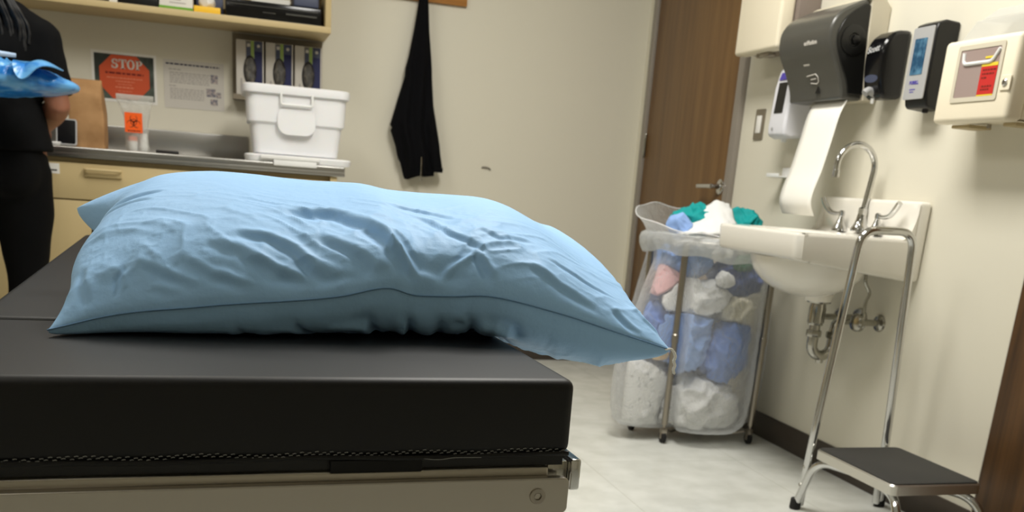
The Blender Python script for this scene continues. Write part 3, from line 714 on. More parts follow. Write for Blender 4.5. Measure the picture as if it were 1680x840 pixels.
b.rings(out+inn, True, True)
b.build('body', M['translwhite'], t)
h = MB(); yq = Y0-.031
h.tube(fillet([(.222, yq-.008, 1.232), (.222, yq-.010, 1.186), (.352, yq-.010, 1.186), (.352, yq-.008, 1.232)], .010), .0055, 10)
h.build('handle', M['white'], t)
h = MB(); h.rings([[(x, yq+.004+.004*q, z) for x, z in rrect(.226+.02*q, .348-.02*q, 1.085+.02*q, 1.180, .045, 6)] for q in (0, -1)], True, True)
h.build('grip_recess', M['translwhite'], t, bevel=.003)
t = thing('tote_lid', 'white plastic lid lying flat under the storage tote', 'lid', (.3, 4.55, .952))
b = MB(); el = lambda k: (.078-k, .520+k, 4.385-k, 4.775+k)
b.rings([rr(*el(-.012), .04, .9525), rr(*el(0), .045, .953), rr(*el(.004), .045, .975), rr(*el(0), .045, .980), rr(*el(-.02), .04, .9815)], True, True)
b.build('panel', M['translwhite'], t)
b = MB(); b.box((.135, 4.366, .962), (.385, 4.384, .980), .004, 3); b.box((.190, 4.368, .938), (.372, 4.378, .962), .003); b.build('clasp_flap', M['white'], t)

# brown paper bag
t = thing('paper_bag', 'brown kraft paper bag standing on the counter beside the person', 'bag', (-.555, 4.56, .952))
b = MB(); kx0, kx1, ky0, ky1 = -.622, -.490, 4.50, 4.62
b.rings([rr(kx0, kx1, ky0, ky1, .006, .9525), rr(kx0-.003, kx1+.002, ky0-.004, ky1+.003, .008, 1.06), rr(kx0, kx1-.003, ky0+.006, ky1-.006, .008, 1.16), rr(kx0+.004, kx1-.006, ky0+.03, ky1-.03, .008, 1.205), rr(kx0+.006, kx1-.008, ky0+.048, ky1-.048, .004, 1.218)], True, True)
bm = b.bm; bmesh.ops.subdivide_edges(bm, edges=bm.edges[:], cuts=5, use_grid_fill=True)
for v in bm.verts:
    if v.co.z > .96: v.co += Vector(mnoise.noise_vector(v.co*14))*.006
b.build('bag_body', M['kraft'], t)
MB().box((kx0+.002, 4.545, 1.196), (kx1-.006, 4.549, 1.222), .001).build('folded_top', M['kraft'], t)

# phone-like tablet leaning on the bag
t = thing('tablet', 'small black-screen tablet leaning against the brown paper bag', 'tablet', (-.628, 4.44, .952))
Mt = Matrix.Translation((-.628, 4.430, .9565)) @ Matrix.Rotation(math.radians(-20), 4, 'X')
b = MB(); b.prism(rrect(-.039, .039, 0, .108, .009), -.001, .008, lambda a, b_, dd: (a, dd, b_)); bmesh.ops.transform(b.bm, matrix=Mt, verts=b.bm.verts); b.build('case', M['silver'], t)
b = MB(); b.prism(rrect(-.034, .034, .005, .103, .007), -.0022, -.0012, lambda a, b_, dd: (a, dd, b_)); bmesh.ops.transform(b.bm, matrix=Mt, verts=b.bm.verts); b.build('screen', M['blackgloss'], t)
t = thing('soap_dish', 'small white dish at the counter edge beside the tablet', 'dish', (-.672, 4.405, .952))
MB().lathe([(.010, .9523), (.022, .953), (.027, .962), (.026, .966), (.020, .960), (.002, .957)], (-.672, 4.412, 0), n=20).build('bowl', M['white'], t)

# biohazard zip bag with specimen tubs
t = thing('biohazard_bag', 'clear zip bag with orange biohazard label standing on the counter', 'bag', (-.37, 4.60, .952))
def zrow(z, hw, th, cx=-.370): return [(cx+hw*math.cos(2*PI*k/32)*1.0, 4.60+th*math.sin(2*PI*k/32), z) for k in range(32)]
b = MB(); b.rings([zrow(.9525, .043, .024), zrow(.965, .049, .028), zrow(1.02, .046, .026), zrow(1.08, .050, .018), zrow(1.12, .058, .012, -.372), zrow(1.150, .070, .005, -.374), zrow(1.160, .074, .003, -.374), zrow(1.180, .075, .002, -.374)], True, False)
bm = b.bm; bmesh.ops.subdivide_edges(bm, edges=bm.edges[:], cuts=2, use_grid_fill=True)
for v in bm.verts:
    if .965 < v.co.z < 1.16: v.co += Vector(mnoise.noise_vector(v.co*36))*.004
b.build('bag_film', M['zip'], t)
MB().box((-.449, 4.5968, 1.160), (-.299, 4.6032, 1.181), .001).build('zip_strip', M['zip'], t)
lb = MB().box((-.4155, 4.5705, 1.028), (-.3450, 4.5718, 1.108)).build('biohazard_label', M['bioorange'], t, smooth=False)
def biohazard(c, R, y, parent):
    cx, cz = c; b = MB()
    def ring(px, pz, r, w, a0, a1, n=18, taper=False):
        pts = []
        for i in range(n):
            for (s, e_) in ((i, i+1),):
                A = a0+(a1-a0)*s/n; B_ = a0+(a1-a0)*e_/n
                wa = w*(1-abs(2*s/n-1)*.75) if taper else w; wb = w*(1-abs(2*e_/n-1)*.75) if taper else w
                q = [(px+(r-wa/2)*math.cos(A), pz+(r-wa/2)*math.sin(A)), (px+(r+wa/2)*math.cos(A), pz+(r+wa/2)*math.sin(A)), (px+(r+wb/2)*math.cos(B_), pz+(r+wb/2)*math.sin(B_)), (px+(r-wb/2)*math.cos(B_), pz+(r-wb/2)*math.sin(B_))]
                b.prism(q, y-.0006, y, lambda a, bb, dd: (a, dd, bb))
    for k in range(3):
        a = PI/2+2*PI*k/3
        px, pz = cx+.52*R*math.cos(a), cz+.52*R*math.sin(a)
        ring(px, pz, .46*R, .15*R, a+math.radians(38)-2*PI, a-math.radians(38), 20, True)
    ring(cx, cz, .40*R, .07*R, 0, 2*PI, 24)
    b.build('biohazard_symbol', M['ink'], parent, smooth=False)
biohazard((-.380, 1.070), .029, 4.5705, lb)
lines(lb, M['ink'], [(-.405, -.355, 1.033, .004, 61)], 4.5704, .008)
def tub(x, y, z, r, h, lidc, label):
    s = thing('specimen_tub', label, 'tub', (x, y, z), 'specimen tubs in the biohazard bag')
    MB().lathe([(r*.86, 0), (r*.95, h*.7)], (x, y, z), n=20).build('cup', M['white'], s)
    MB().lathe([(r, h*.7), (r, h), (r*.9, h+.001)], (x, y, z), n=20).build('lid', lidc, s)
tub(-.388, 4.600, .954, .020, .058, M['stoptext'], 'pink-lidded tub in the left of the biohazard bag')
tub(-.344, 4.600, .954, .0175, .024, M['white'], 'small white tub at the bottom of three in the biohazard bag')
tub(-.344, 4.600, .979, .0175, .024, M['white'], 'small white tub second from the bottom in the biohazard bag')
tub(-.344, 4.600, 1.004, .0165, .022, M['white'], 'small white tub topmost in the biohazard bag')
t = thing('marker_pen', 'dark marker pen lying on the counter right of the biohazard bag', 'pen', (-.25, 4.50, .952))
MB().lathe([(.005, 0), (.006, .004), (.006, .055)], (-.290, 4.50, .9588), (1, 0, .0), 14).build('barrel', M['ink'], t)
MB().lathe([(.0066, .0555), (.0066, .088), (.005, .092)], (-.290, 4.50, .9588), (1, 0, .0), 14).build('cap', M['black'], t)

# coat rail and jacket
t = thing('coat_rail', 'brown wooden coat rail on the back wall above the black jacket', 'coat rail', (.9, BY, 1.79))
MB().box((.60, BY-.020, 1.752), (1.143, BY, 1.842), .003).build('board', M['railwood'], t)
for x in (.70, .917, 1.09):
    h = MB(); h.lathe([(.012, 0), (.012, .004), (.005, .006)], (x, BY-.020, 1.80), (0, -1, 0), 14)
    h.tube(fillet([(x, BY-.02, 1.80), (x, BY-.055, 1.795), (x, BY-.062, 1.825)], .015), .004, 8); h.build('hook', M['chrome'], t)
t = thing('hanging_jacket', 'black jacket hanging narrow from the wooden coat rail', 'jacket', (.92, 4.95, .93))
prof = [(1.826, .912, .928, .012), (1.80, .902, .938, .020), (1.75, .897, .940, .026), (1.62, .878, .952, .032), (1.495, .857, .966, .036), (1.44, .842, .971, .040), (1.40, .840, .974, .042),
        (1.30, .812, .985, .044), (1.20, .784, .998, .045), (1.172, .776, 1.003, .046), (1.160, .786, 1.005, .046), (1.145, .780, 1.006, .046), (1.072, .808, 1.013, .046), (1.035, .816, 1.018, .044), (1.015, .822, 1.020, .043), (.985, .834, 1.008, .040), (.955, .842, 1.006, .036), (.938, .850, .960, .030), (.930, .856, .938, .022)]
rings_ = []
for z, xa, xb, th in prof:
    cx, hw = (xa+xb)/2, (xb-xa)/2; r = []
    for k in range(72):
        a = 2*PI*k/72; c_, s_ = math.cos(a), math.sin(a)
        px = math.copysign(abs(c_)**.75, c_)*hw
        fold = 1+.30*math.sin(px*95+math.sin(z*5)*.8)*(.5+.5*min(1, (1.83-z)*3))
        py = math.copysign(abs(s_)**.6, s_)*th*(fold if s_ < 0 else .9)
        r.append((cx+px, BY-.058+py+.004*math.sin(z*23+px*40), z+(.012*math.sin(px*60) if z < .99 else 0)))
    rings_.append(r)
b = MB(); b.rings(rings_, True, True)
b.build('fabric', M['jacket'], t, auto=None)
MB().tube(spline([(.93, BY-.112, 1.03), (.931, BY-.112, .98), (.932, BY-.106, .935), (.935, BY-.10, .918)], 6), .004, 8).build('zip_end', M['darkchrome'], t)
b = MB(); b.tube(spline([(.955, BY-.045, 1.42), (.984, BY-.075, 1.20), (1.000, BY-.080, 1.06), (1.016, BY-.075, .985)], 8), [.004+.026*min(1, k/14) for k in range(25)], 16)
b.build('sleeve', M['jacket'], t, auto=None)
b = MB(); b.lathe([(.029, 0), (.031, .006), (.031, .022), (.027, .026)], (1.018, BY-.075, .963), (0.03, 0, 1), 18); b.build('cuff', M['jacket'], t)
# ================================================================== RIGHT WALL
W = RX
# tall cream sharps cabinet nearest the door
t = thing('sharps_cabinet', 'tall cream box on a grey wall mount beside the brown door', 'wall box', (W, 3.59, 1.49))
MB().box((2.035, 3.412, 1.50), (W-.001, 3.735, 1.86), .004).build('wall_mount', M['taupe'], t)
MB().box((1.972, 3.434, 1.494), (2.0345, 3.756, 1.86), .014, 4).build('front_cover', M['cream'], t)
MB().box((1.9705, 3.52, 1.712), (1.9718, 3.70, 1.78), .0004).build('label_card', M['silver'], t, smooth=False)
b = MB(); b.box((2.00, 3.53, 1.478), (2.032, 3.60, 1.4935), .003); b.lathe([(.012, 0), (.012, .014)], (2.015, 3.625, 1.480), n=14); b.build('lock_bracket', M['satin'], t)

# light switch
t = thing('light_switch', 'steel light switch plate with white rocker right of the brown door', 'switch', (W, 3.74, 1.245))
b = MB(); b.prism(rrect(3.704, 3.776, 1.186, 1.306, .004), W-.006, W-.0005, lambda a, b_, dd: (dd, a, b_)); b.build('plate', M['satin'], t, bevel=.001)
MB().box((W-.010, 3.722, 1.212), (W-.0055, 3.758, 1.280), .0015).build('rocker', M['paper'], t)

# white sanitiser dispenser and its drip tray
t = thing('sanitizer_dispenser', 'white hand sanitizer dispenser with dark window between switch and towel dispenser', 'dispenser', (W, 3.43, 1.175))
b = MB(); yA, yB = 3.372, 3.492
prof = [(W-.001, 1.185), (2.05, 1.176), (2.022, 1.186), (2.018, 1.22), (2.026, 1.36), (2.040, 1.425), (2.065, 1.442), (W-.001, 1.445)]
b.prism(prof, yA, yB, lambda x, z, dd: (x, dd, z)); b.build('body', M['whitesoap'], t, bevel=.010)
def onface(x, ya, yb, za, zb, x2, th=.0012):
    """thin plate on a face leaning from (x,za) to (x2,zb)"""
    b = MB(); b.rings([[(x, ya, za), (x, yb, za), (x2, yb, zb), (x2, ya, zb)], [(x+th, ya, za), (x+th, yb, za), (x2+th, yb, zb), (x2+th, ya, zb)]]); return b
onface(2.0185, 3.402, 3.462, 1.268, 1.378, 2.0265, .004).build('window', M['smokedk'], t, smooth=False)
onface(2.0275, 3.395, 3.470, 1.388, 1.415, 2.0365, .004).build('blue_label', M['purple'], t, smooth=False)
MB().lathe([(.006, 0), (.006, .0015)], (2.0175, 3.455, 1.212), (-1, 0, 0), 12).build('sensor', M['silver'], t)
MB().lathe([(.010, -.012), (.012, .004)], (2.06, 3.43, 1.178), n=14).build('nozzle', M['white'], t)
t = thing('drip_tray', 'small white drip tray on the wall under the white sanitizer dispenser', 'tray', (W, 3.46, 1.04))
b = MB(); b.box((2.050, 3.415, 1.036), (W-.001, 3.505, 1.041), .002); b.box((2.050, 3.415, 1.0405), (2.054, 3.505, 1.050), .001); b.box((W-.006, 3.415, 1.0405), (W-.001, 3.505, 1.075), .001); b.build('dish', M['white'], t)

# paper towel dispenser
t = thing('towel_dispenser', 'large smoke grey paper towel dispenser with a hanging white sheet above the sink', 'dispenser', (W, 3.145, 1.29))
cover = spline([(1.990, 1.292), (1.980, 1.335), (1.950, 1.395), (1.921, 1.445), (1.912, 1.490), (1.920, 1.530), (1.955, 1.568), (2.030, 1.605)], 5)
poly = cover+[(2.046, 1.600), (2.050, 1.50), (2.058, 1.40), (2.070, 1.292)]
b = MB(); b.prism(poly, 2.992, 3.312, lambda x, z, dd: (x, dd, z)); b.build('cover', M['smoke'], t, bevel=.008, auto=30)
b = MB(); b.prism([(2.0305, 1.6055), (2.0475, 1.600), (2.0515, 1.50), (2.0595, 1.40), (2.0715, 1.292), (W-.001, 1.292), (W-.001, 1.588), (2.10, 1.612), (2.05, 1.616)], 2.984, 3.316, lambda x, z, dd: (x, dd, z)); b.build('housing', M['housing'], t, bevel=.004)
# dark end panel with round hub on the near side
b = MB(); side = [(x*1+0, z) for x, z in spline([(2.010, 1.310), (1.998, 1.350), (1.968, 1.40), (1.945, 1.45), (1.940, 1.49), (1.955, 1.53), (1.985, 1.56), (2.030, 1.590)], 4)]+[(2.046, 1.585), (2.050, 1.50), (2.058, 1.40), (2.068, 1.310)]
b.prism(side, 2.986, 2.991, lambda x, z, dd: (x, dd, z)); b.build('end_panel', M['smokedk'], t, bevel=.0015)
b = MB(); b.lathe([(.048, 0), (.048, .004), (.040, .006), (.022, .006), (.019, .002), (.002, .002)], (2.000, 2.987, 1.475), (0, -1, 0), 28); b.build('roll_hub', M['smokedk'], t)
MB().lathe([(.015, 0), (.015, .006), (.010, .008)], (2.006, 2.984, 1.477), (0, -1, 0), 6).build('hub_knob', M['black'], t)
# writing and marks on the curved front (facing the room)
def front_text(txt, size, y, z, x, xu, sx=1.0, m=M['papergrey'], par=t, bold=0.0, rot=0.0):
    ey = Vector((xu, 0, 1)).normalized(); ex = Vector((0, -1, 0))
    if rot: ex, ey = (ex*math.cos(rot)+ey*math.sin(rot)), (ey*math.cos(rot)-ex*math.sin(rot))
    return text('lettering', txt, size, m, par, (x, y, z), ex, ey, bold=bold, sx=sx)
front_text('enMotion', .020, 3.105, 1.470, 1.9125, -.25, bold=.0006)
onface(1.9445, 3.140, 3.175, 1.404, 1.409, 1.9415, .004).build('print', M['papergrey'], t, smooth=False)
hand = MB()
for a, bb in (((3.170, 1.372), (3.115, 1.376)), ((3.115, 1.376), (3.105, 1.366)), ((3.105, 1.366), (3.108, 1.352)), ((3.108, 1.352), (3.120, 1.346)), ((3.120, 1.346), (3.155, 1.350)), ((3.118, 1.362), (3.150, 1.361))):
    fx = lambda z: 1.9805-(z-1.335)*.52-.002 if z > 1.335 else 1.979
    hand.tube([(fx(a[1]), a[0], a[1]), (fx(bb[1]), bb[0], bb[1])], .0016, 6)
hand.build('hand_symbol', M['papergrey'], t)
b = MB(); b.prism([(3.135, 1.315), (3.105, 1.315), (3.120, 1.338)], 0, .0012, lambda a, z, dd: (1.9815-(z-1.315)*.12-.002+dd, a, z)); b.build('arrow', M['black'], t, smooth=False)
# hanging sheet
b = MB(); L1 = spline([(2.020, 1.291), (2.000, 1.24), (1.985, 1.16), (1.965, 1.06), (1.945, .99), (1.942, .945), (1.962, .905)], 6)
b.rings([[(x, 2.995+(.012 if k else 0)*(1.29-z)*0+.00, z), (x, 3.195+.02*max(0, 1.2-z), z)] for k, (x, z) in enumerate(L1)], False, False)
bm = b.bm; bmesh.ops.subdivide_edges(bm, edges=[e_ for e_ in bm.edges if abs(e_.verts[0].co.z-e_.verts[1].co.z) < 1e-6], cuts=6)
o = b.build('paper_towel', M['towel'], t, auto=None); sd = o.modifiers.new('thickness', 'SOLIDIFY'); sd.thickness = .0008

# black soap dispenser
t = thing('soap_dispenser', 'black rounded soap dispenser between the towel dispenser and the grey-fronted one', 'dispenser', (W, 2.905, 1.29))
prof = spline([(2.046, 1.300), (2.034, 1.34), (2.026, 1.39), (2.026, 1.435), (2.038, 1.470), (2.064, 1.493), (2.085, 1.500)], 5)+[(W-.001, 1.503), (W-.001, 1.294), (2.06, 1.291)]
b = MB(); b.prism(prof, 2.852, 2.946, lambda x, z, dd: (x, dd, z)); b.build('body', M['blackgloss'], t, bevel=.012, auto=40)
front_text('Scott', .028, 2.898, 1.440, 2.0225, .25, m=M['silver'], par=t, bold=.001, rot=.10)
b = MB(); b.prism([(2.899+.034*math.cos(a), 1.352+.012*math.sin(a)) for a in [2*PI*k/24 for k in range(24)]], 0, .002, lambda a, z, dd: (2.0295+dd-(z-1.352)*.2, a, z)); b.build('oval_window', M['slate'], t, smooth=False)
b = MB(); b.tube(fillet([(2.06, 2.90, 1.304), (2.030, 2.90, 1.318), (2.016, 2.90, 1.305)], .01), .012, 12); b.build('push_lever', M['silver'], t)
MB().lathe([(.006, -.016), (.006, 0)], (2.05, 2.90, 1.293), n=12).build('nozzle', M['white'], t)

# grey fronted soap dispenser
t = thing('soap_dispenser', 'black soap dispenser with grey front panel and blue window left of the sharps box', 'dispenser', (W, 2.67, 1.25))
prof = [(2.052, 1.262), (2.060, 1.252), (W-.001, 1.248), (W-.001, 1.500), (2.075, 1.503), (2.048, 1.492), (2.042, 1.47), (2.044, 1.30)]
b = MB(); b.prism(prof, 2.632, 2.734, lambda x, z, dd: (x, dd, z)); b.build('body', M['black'], t, bevel=.006, auto=40)
b = MB(); b.prism(rrect(2.637, 2.731, 1.277, 1.484, .006), 2.0385, 2.0425, lambda a, z, dd: (dd, a, z)); b.build('front_panel', M['silver'], t, bevel=.001)
b = MB(); b.prism(rrect(2.660, 2.716, 1.348, 1.452, .003), 2.0372, 2.0384, lambda a, z, dd: (dd, a, z)); b.build('window', M['bluewin'], t, smooth=False)
front_text('PURELL', .014, 2.688, 1.325, 2.0378, 0, m=M['purple'], par=t, bold=.0005, sx=.9)
b = MB(); b.box((2.0378, 2.678, 1.304), (2.0384, 2.704, 1.307)); b.box((2.0378, 2.684, 1.297), (2.0384, 2.702, 1.2995)); b.build('print', M['purple'], t, smooth=False)
MB().lathe([(.008, -.008), (.010, .004)], (2.085, 2.672, 1.249), n=12).build('nozzle', M['ink'], t)

# cream sharps box with window
t = thing('sharps_box', 'cream sharps box with window and red label at the right end of the wall', 'wall box', (W, 2.35, 1.19))
def yz(x0): return lambda a, z, dd: (x0+dd, a, z)
b = MB(); fp = []
b.box((1.972, 2.205, 1.193), (2.03, 2.492, 1.412), .014, 4); b.build('door', M['cream'], t)
b = MB(); b.box((2.0305, 2.212, 1.200), (W-.001, 2.486, 1.408), .006); b.build('cabinet', M['cream'], t)
b = MB(); wy0, wy1, wz0, wz1 = 2.252, 2.428, 1.246, 1.394
o_ = rrect(wy0, wy1, wz0, wz1, .006); i_ = rrect(wy0+.012, wy1-.012, wz0+.012, wz1-.012, .004)
b.rings([[(1.9712, a, z) for a, z in o_], [(1.9690, a, z) for a, z in o_], [(1.9690, a, z) for a, z in i_], [(1.9712, a, z) for a, z in i_]], True, False); b.build('window_frame', M['housing'], t)
b = MB(); b.prism(i_, 0, .0008, yz(1.9706)); b.build('window_pane', mat('grey_mauve_window', (160, 142, 136), .12, coat=.4), t, smooth=False)
b = MB(); b.tube(fillet([(1.9690, 2.402, 1.374), (1.9690, 2.398, 1.345), (1.9690, 2.290, 1.345), (1.9690, 2.268, 1.376)], .012), .0048, 8); b.build('handle_bar', M['white'], t)
MB().box((1.9690, 2.266, 1.262), (1.9702, 2.326, 1.333), .0002).build('red_label', M['red'], t, smooth=False)
b = MB(); b.box((1.9690, 2.266, 1.3335), (1.9702, 2.326, 1.342)); b.box((1.9690, 2.266, 1.2575), (1.9702, 2.326, 1.2615)); b.box((1.9690, 2.276, 1.354), (1.9702, 2.318, 1.359)); b.build('yellow_band', M['yellow'], t, smooth=False)
b = MB()
for k, (a, bb, z) in enumerate(((2.270, 2.320, 1.322), (2.275, 2.318, 1.312), (2.300, 2.318, 1.302), (2.276, 2.314, 1.280), (2.284, 2.314, 1.272))):
    r = random.Random(k); x = a
    while x < bb: q = r.uniform(.004, .010); b.box((1.9684, x, z), (1.9689, min(x+q, bb), z+.0045)); x += q+.0028
b.build('print', M['inkred'], t, smooth=False)
lk = MB(); lk.prism(rrect(2.208, 2.243, 1.268, 1.306, .004), 0, .004, yz(1.9680)); lk.build('lock_plate', M['cream'], t, bevel=.001)
MB().lathe([(.009, 0), (.009, .003), (.006, .005), (.002, .004)], (1.968, 2.226, 1.287), (-1, 0, 0), 18).build('lock', M['chrome'], t)
b = MB(); b.rings([[(x, y, z) for x, y, z in ((2.002+k*.2, 2.468-k*.1, 1.4125+k*.4), (2.002+k*.2, 2.224, 1.4125+k*.4), (2.11, 2.224, 1.4125+k*.4), (2.11, 2.468-k*.1, 1.4125+k*.4))] for k in (0, .06, .12, .145)], True, True)
b.rings([[(2.035, 2.44, 1.471), (2.035, 2.224, 1.471), (2.115, 2.224, 1.471), (2.115, 2.44, 1.471)], [(2.06, 2.41, 1.500), (2.06, 2.224, 1.500), (2.118, 2.224, 1.500), (2.118, 2.41, 1.500)]], True, True)
b.build('clear_hood', M['clear'], t, smooth=False, bevel=.003)
b = MB(); b.box((2.02, 2.39, 1.183), (2.10, 2.462, 1.1925), .003); b.build('wall_bracket', M['cabdark'], t)
MB().box((2.02, 2.215, 1.183), (2.10, 2.262, 1.1925), .003).build('wall_bracket', M['cabdark'], t)
MB().lathe([(.006, 0), (.006, .010)], (2.05, 2.345, 1.183), n=12).build('catch', M['satin'], t)

# ------------------------------------------------------------------ SINK
SY = 2.8655
t = thing('wall_sink', 'white china wall-hung sink with chrome gooseneck faucet behind the step stool', 'sink', (W, SY, .73))
nx, ny = 46, 56
x0, x1, y0, y1 = 1.668, 2.080, 2.604, 3.127
g = MB(); bm = g.bm
grid = [[None]*(ny+1) for _ in range(nx+1)]
for i in range(nx+1):
    for j in range(ny+1):
        a, b_ = i/nx, j/ny
        x = x0+(x1-x0)*a; y = y0+(y1-y0)*b_
        # rounded front corners
        cr_ = .03
        if x < x0+cr_:
            dy = min(y-y0, y1-y)
            if dy < cr_:
                lx = cr_-math.sqrt(max(0, cr_**2-(cr_-dy)**2)); x = max(x, x0+lx*(1-(x-x0)/cr_))
        q = math.sqrt(((x-1.855)/.150)**2+((y-SY)/.205)**2)
        z = .858-.006*max(0, min(1, (1.15-q)/.1))
        if q < 1: z -= .125*(1-q**3.2)**.8
        if x > 2.055: z += .018*((x-2.055)/.025)**2
        grid[i][j] = bm.verts.new((x, y, z))
for i in range(nx):
    for j in range(ny): bm.faces.new((grid[i][j], grid[i+1][j], grid[i+1][j+1], grid[i][j+1]))
# apron: front and sides, slightly drawn in below
def per():
    return [grid[nx-k][0] for k in range(nx+1)]+[grid[0][k] for k in range(1, ny+1)]+[grid[k][ny] for k in range(1, nx+1)]
P0 = per(); prev = P0
for s_, dz in ((.004, -.004), (.0055, -.010), (.002, -.04), (-.001, -.070), (-.006, -.079), (-.02, -.083)):
    cur = []
    for v in P0:
        dx = -1 if v.co.x < x0+.05 else 0; dy = -1 if v.co.y < y0+.003 else (1 if v.co.y > y1-.003 else 0)
        back = max(0, (v.co.x-x0)/(x1-x0)); ext = 1+.55*back*(1 if dz < -.03 else 0)
        cur.append(bm.verts.new((v.co.x+dx*s_*.8, v.co.y+dy*s_*.8, .857+dz*ext)))
    for k in range(len(P0)-1): bm.faces.new((prev[k], prev[k+1], cur[k+1], cur[k]))
    prev = cur
bm.faces.new(prev)
g.build('basin', M['ceramic'], t, auto=50)
b = MB(); b.ell((1.880, SY, .770), (.178, .225, .128), 4)
bw = b.bm; bmesh.ops.delete(bw, geom=[v for v in bw.verts if v.co.z > .776], context='VERTS')
b.lathe([(.046, -.012), (.052, .02)], (1.945, SY, .640), n=24)
b.build('bowl_underside', M['ceramic'], t)
b = MB(); b.box((2.078, 2.602, .728), (W-.001, 3.129, .976), .012, 4)
# coved returns at both ends of the back ledge
for ya, yb in ((2.602, 2.622), (3.109, 3.129)):
    pr = [(2.030, .852), (2.0795, .852), (2.0795, .970)]+[(2.0795-.045*(1-math.cos(PI/2*k/6)), .965-.108*math.sin(PI/2*k/6)) for k in range(1, 6)]
    b.prism(pr, ya, yb, lambda x, z, dd: (x, dd, z))
b.build('backsplash', M['ceramic'], t)
f = MB(); f.lathe([(.030, 0), (.030, .010), (.022, .022), (.017, .040), (.015, .055)], (2.062, SY, .868), n=22)
f.lathe([(.0165, .055), (.0165, .075), (.012, .078)], (2.062, SY, .868), n=6)
sp_ = [(2.064, SY, .93), (2.078, SY, 1.07)]+[(2.006+.073*math.cos(a), SY, 1.072+.072*math.sin(a)) for a in [PI*.98*k/16 for k in range(17)]][0:]+[(1.934, SY, 1.055)]
sp_ = [(2.064, SY, .93), (2.079, SY, 1.06)]+[(2.006+.073*math.cos(a), SY, 1.072+.072*math.sin(a)) for a in [.05+(PI*.99-.05)*k/16 for k in range(17)]]+[(1.934, SY, 1.055)]
f.tube(sp_, .0105, 16); f.lathe([(.0125, 0), (.0125, .022), (.010, .024)], (1.934, SY, 1.036), n=16)
f.build('faucet_spout', M['chrome'], t)
for yy, sg in ((2.965, 1), (2.765, -1)):
    h = MB(); h.lathe([(.027, 0), (.026, .008), (.016, .026), (.012, .038), (.008, .05), (.010, .052), (.010, .066), (.006, .070)], (2.052, yy, .862), n=20)
    fh = h.build('faucet_handle', M['chrome'], t)
    l_ = MB(); pts = spline([(2.052, yy, .924), (2.050, yy+sg*.03, .920), (2.047, yy+sg*.065, .926), (2.044, yy+sg*.090, .945), (2.042, yy+sg*.110, .968)], 6)
    l_.tube(pts, [.0055+.004*min(1, k/18) for k in range(len(pts))], 12); l_.build('wrist_blade', M['chrome'], fh)
d_ = MB(); d_.lathe([(.040, 0), (.042, .006), (.038, .010)], (1.950, SY, .622), n=24); d_.lathe([(.023, -.075), (.028, -.070), (.028, -.02), (.024, 0)], (1.950, SY, .624), n=20)
tr_ = [(1.950, SY, .57)]+[(1.950, SY, .50)]+[(1.990-.040*math.cos(a), SY, .478-.040*math.sin(a)) for a in [PI*k/12 for k in range(13)]]+[(2.030, SY, .52), (2.034, SY, .548), (2.050, SY, .565), (2.075, SY, .568), (W-.001, SY, .568)]
d_.tube(tr_, .0185, 16)
for z in (.545, .505): d_.lathe([(.0245, 0), (.026, .004), (.026, .018), (.0245, .022)], (1.950, SY, z), n=8)
d_.lathe([(.0245, 0), (.026, .004), (.026, .018), (.0245, .022)], (2.030, SY, .500), n=8); d_.lathe([(.014, 0), (.012, -.012)], (1.990, SY, .425), n=10)
d_.lathe([(.042, 0), (.038, .008), (.022, .014)], (W-.001, SY, .568), (-1, 0, 0), 24)
d_.build('drain_trap', M['darkchrome'], t)
for yy, zs in ((2.755, .573), (2.985, .560)):
    s_ = MB(); s_.lathe([(.030, 0), (.027, .006), (.014, .012)], (W-.001, yy, zs), (-1, 0, 0), 22)
    s_.tube([(W-.005, yy, zs), (2.045, yy, zs)], .011, 14); s_.tube([(2.055, yy, zs), (2.055, yy, zs+.03)], .010, 12)
    s_.lathe([(.008, 0), (.029, .006), (.031, .014), (.026, .022), (.010, .026)], (2.046, yy, zs), (-1, 0, 0), 22)
    s_.tube(spline([(2.055, yy, zs+.03), (2.056, yy, zs+.07), (2.068, yy+.006, zs+.10), (2.050, yy+.012, zs+.135), (2.048, yy+.014, zs+.19)], 6), .0055, 10)
    s_.build('supply_stop', M['darkchrome'], t)

# ------------------------------------------------------------------ STEP STOOL
t = thing('step_stool', 'chrome step stool with black mat and tall hand rail beside the sink', 'step stool', (1.89, 2.26, 0))
sx0, sx1, sy0, sy1, sz = 1.738, 2.040, 2.072, 2.445, .222
b = MB(); b.rings([rr(sx0, sx1, sy0, sy1, .018, sz-.030), rr(sx0, sx1, sy0, sy1, .018, sz-.004), rr(sx0+.004, sx1-.004, sy0+.004, sy1-.004, .016, sz)], True, True)
b.build('platform', M['platform'], t)
b = MB(); b.rings([rr(sx0+.006, sx1-.006, sy0+.006, sy1-.006, .014, sz+.0002), rr(sx0+.006, sx1-.006, sy0+.006, sy1-.006, .014, sz+.003), rr(sx0+.008, sx1-.008, sy0+.008, sy1-.008, .014, sz+.004)], True, True)
b.build('rubber_mat', M['matgrey'], t)
def stool_leg(fx, fy, px, py, ix, iy):
    l_ = MB(); l_.tube(fillet([(ix, iy, sz-.042), (px, py, sz-.042), (fx, fy, .012)], .06, 8), .0125, 14)
    o_ = l_.build('leg', M['chrome'], t)
    MB().lathe([(.0165, 0), (.018, .004), (.0165, .034), (.014, .036)], (fx, fy, 0), (.0, 0, 1), 18).build('rubber_foot', M['blackrub'], o_)
    return o_
stool_leg(1.745, 2.512, 1.755, 2.455, 1.80, 2.33); stool_leg(2.068, 2.515, 2.025, 2.455, 1.97, 2.33)
stool_leg(1.735, 2.005, 1.755, 2.065, 1.80, 2.18); stool_leg(2.060, 2.005, 2.025, 2.065, 1.97, 2.18)
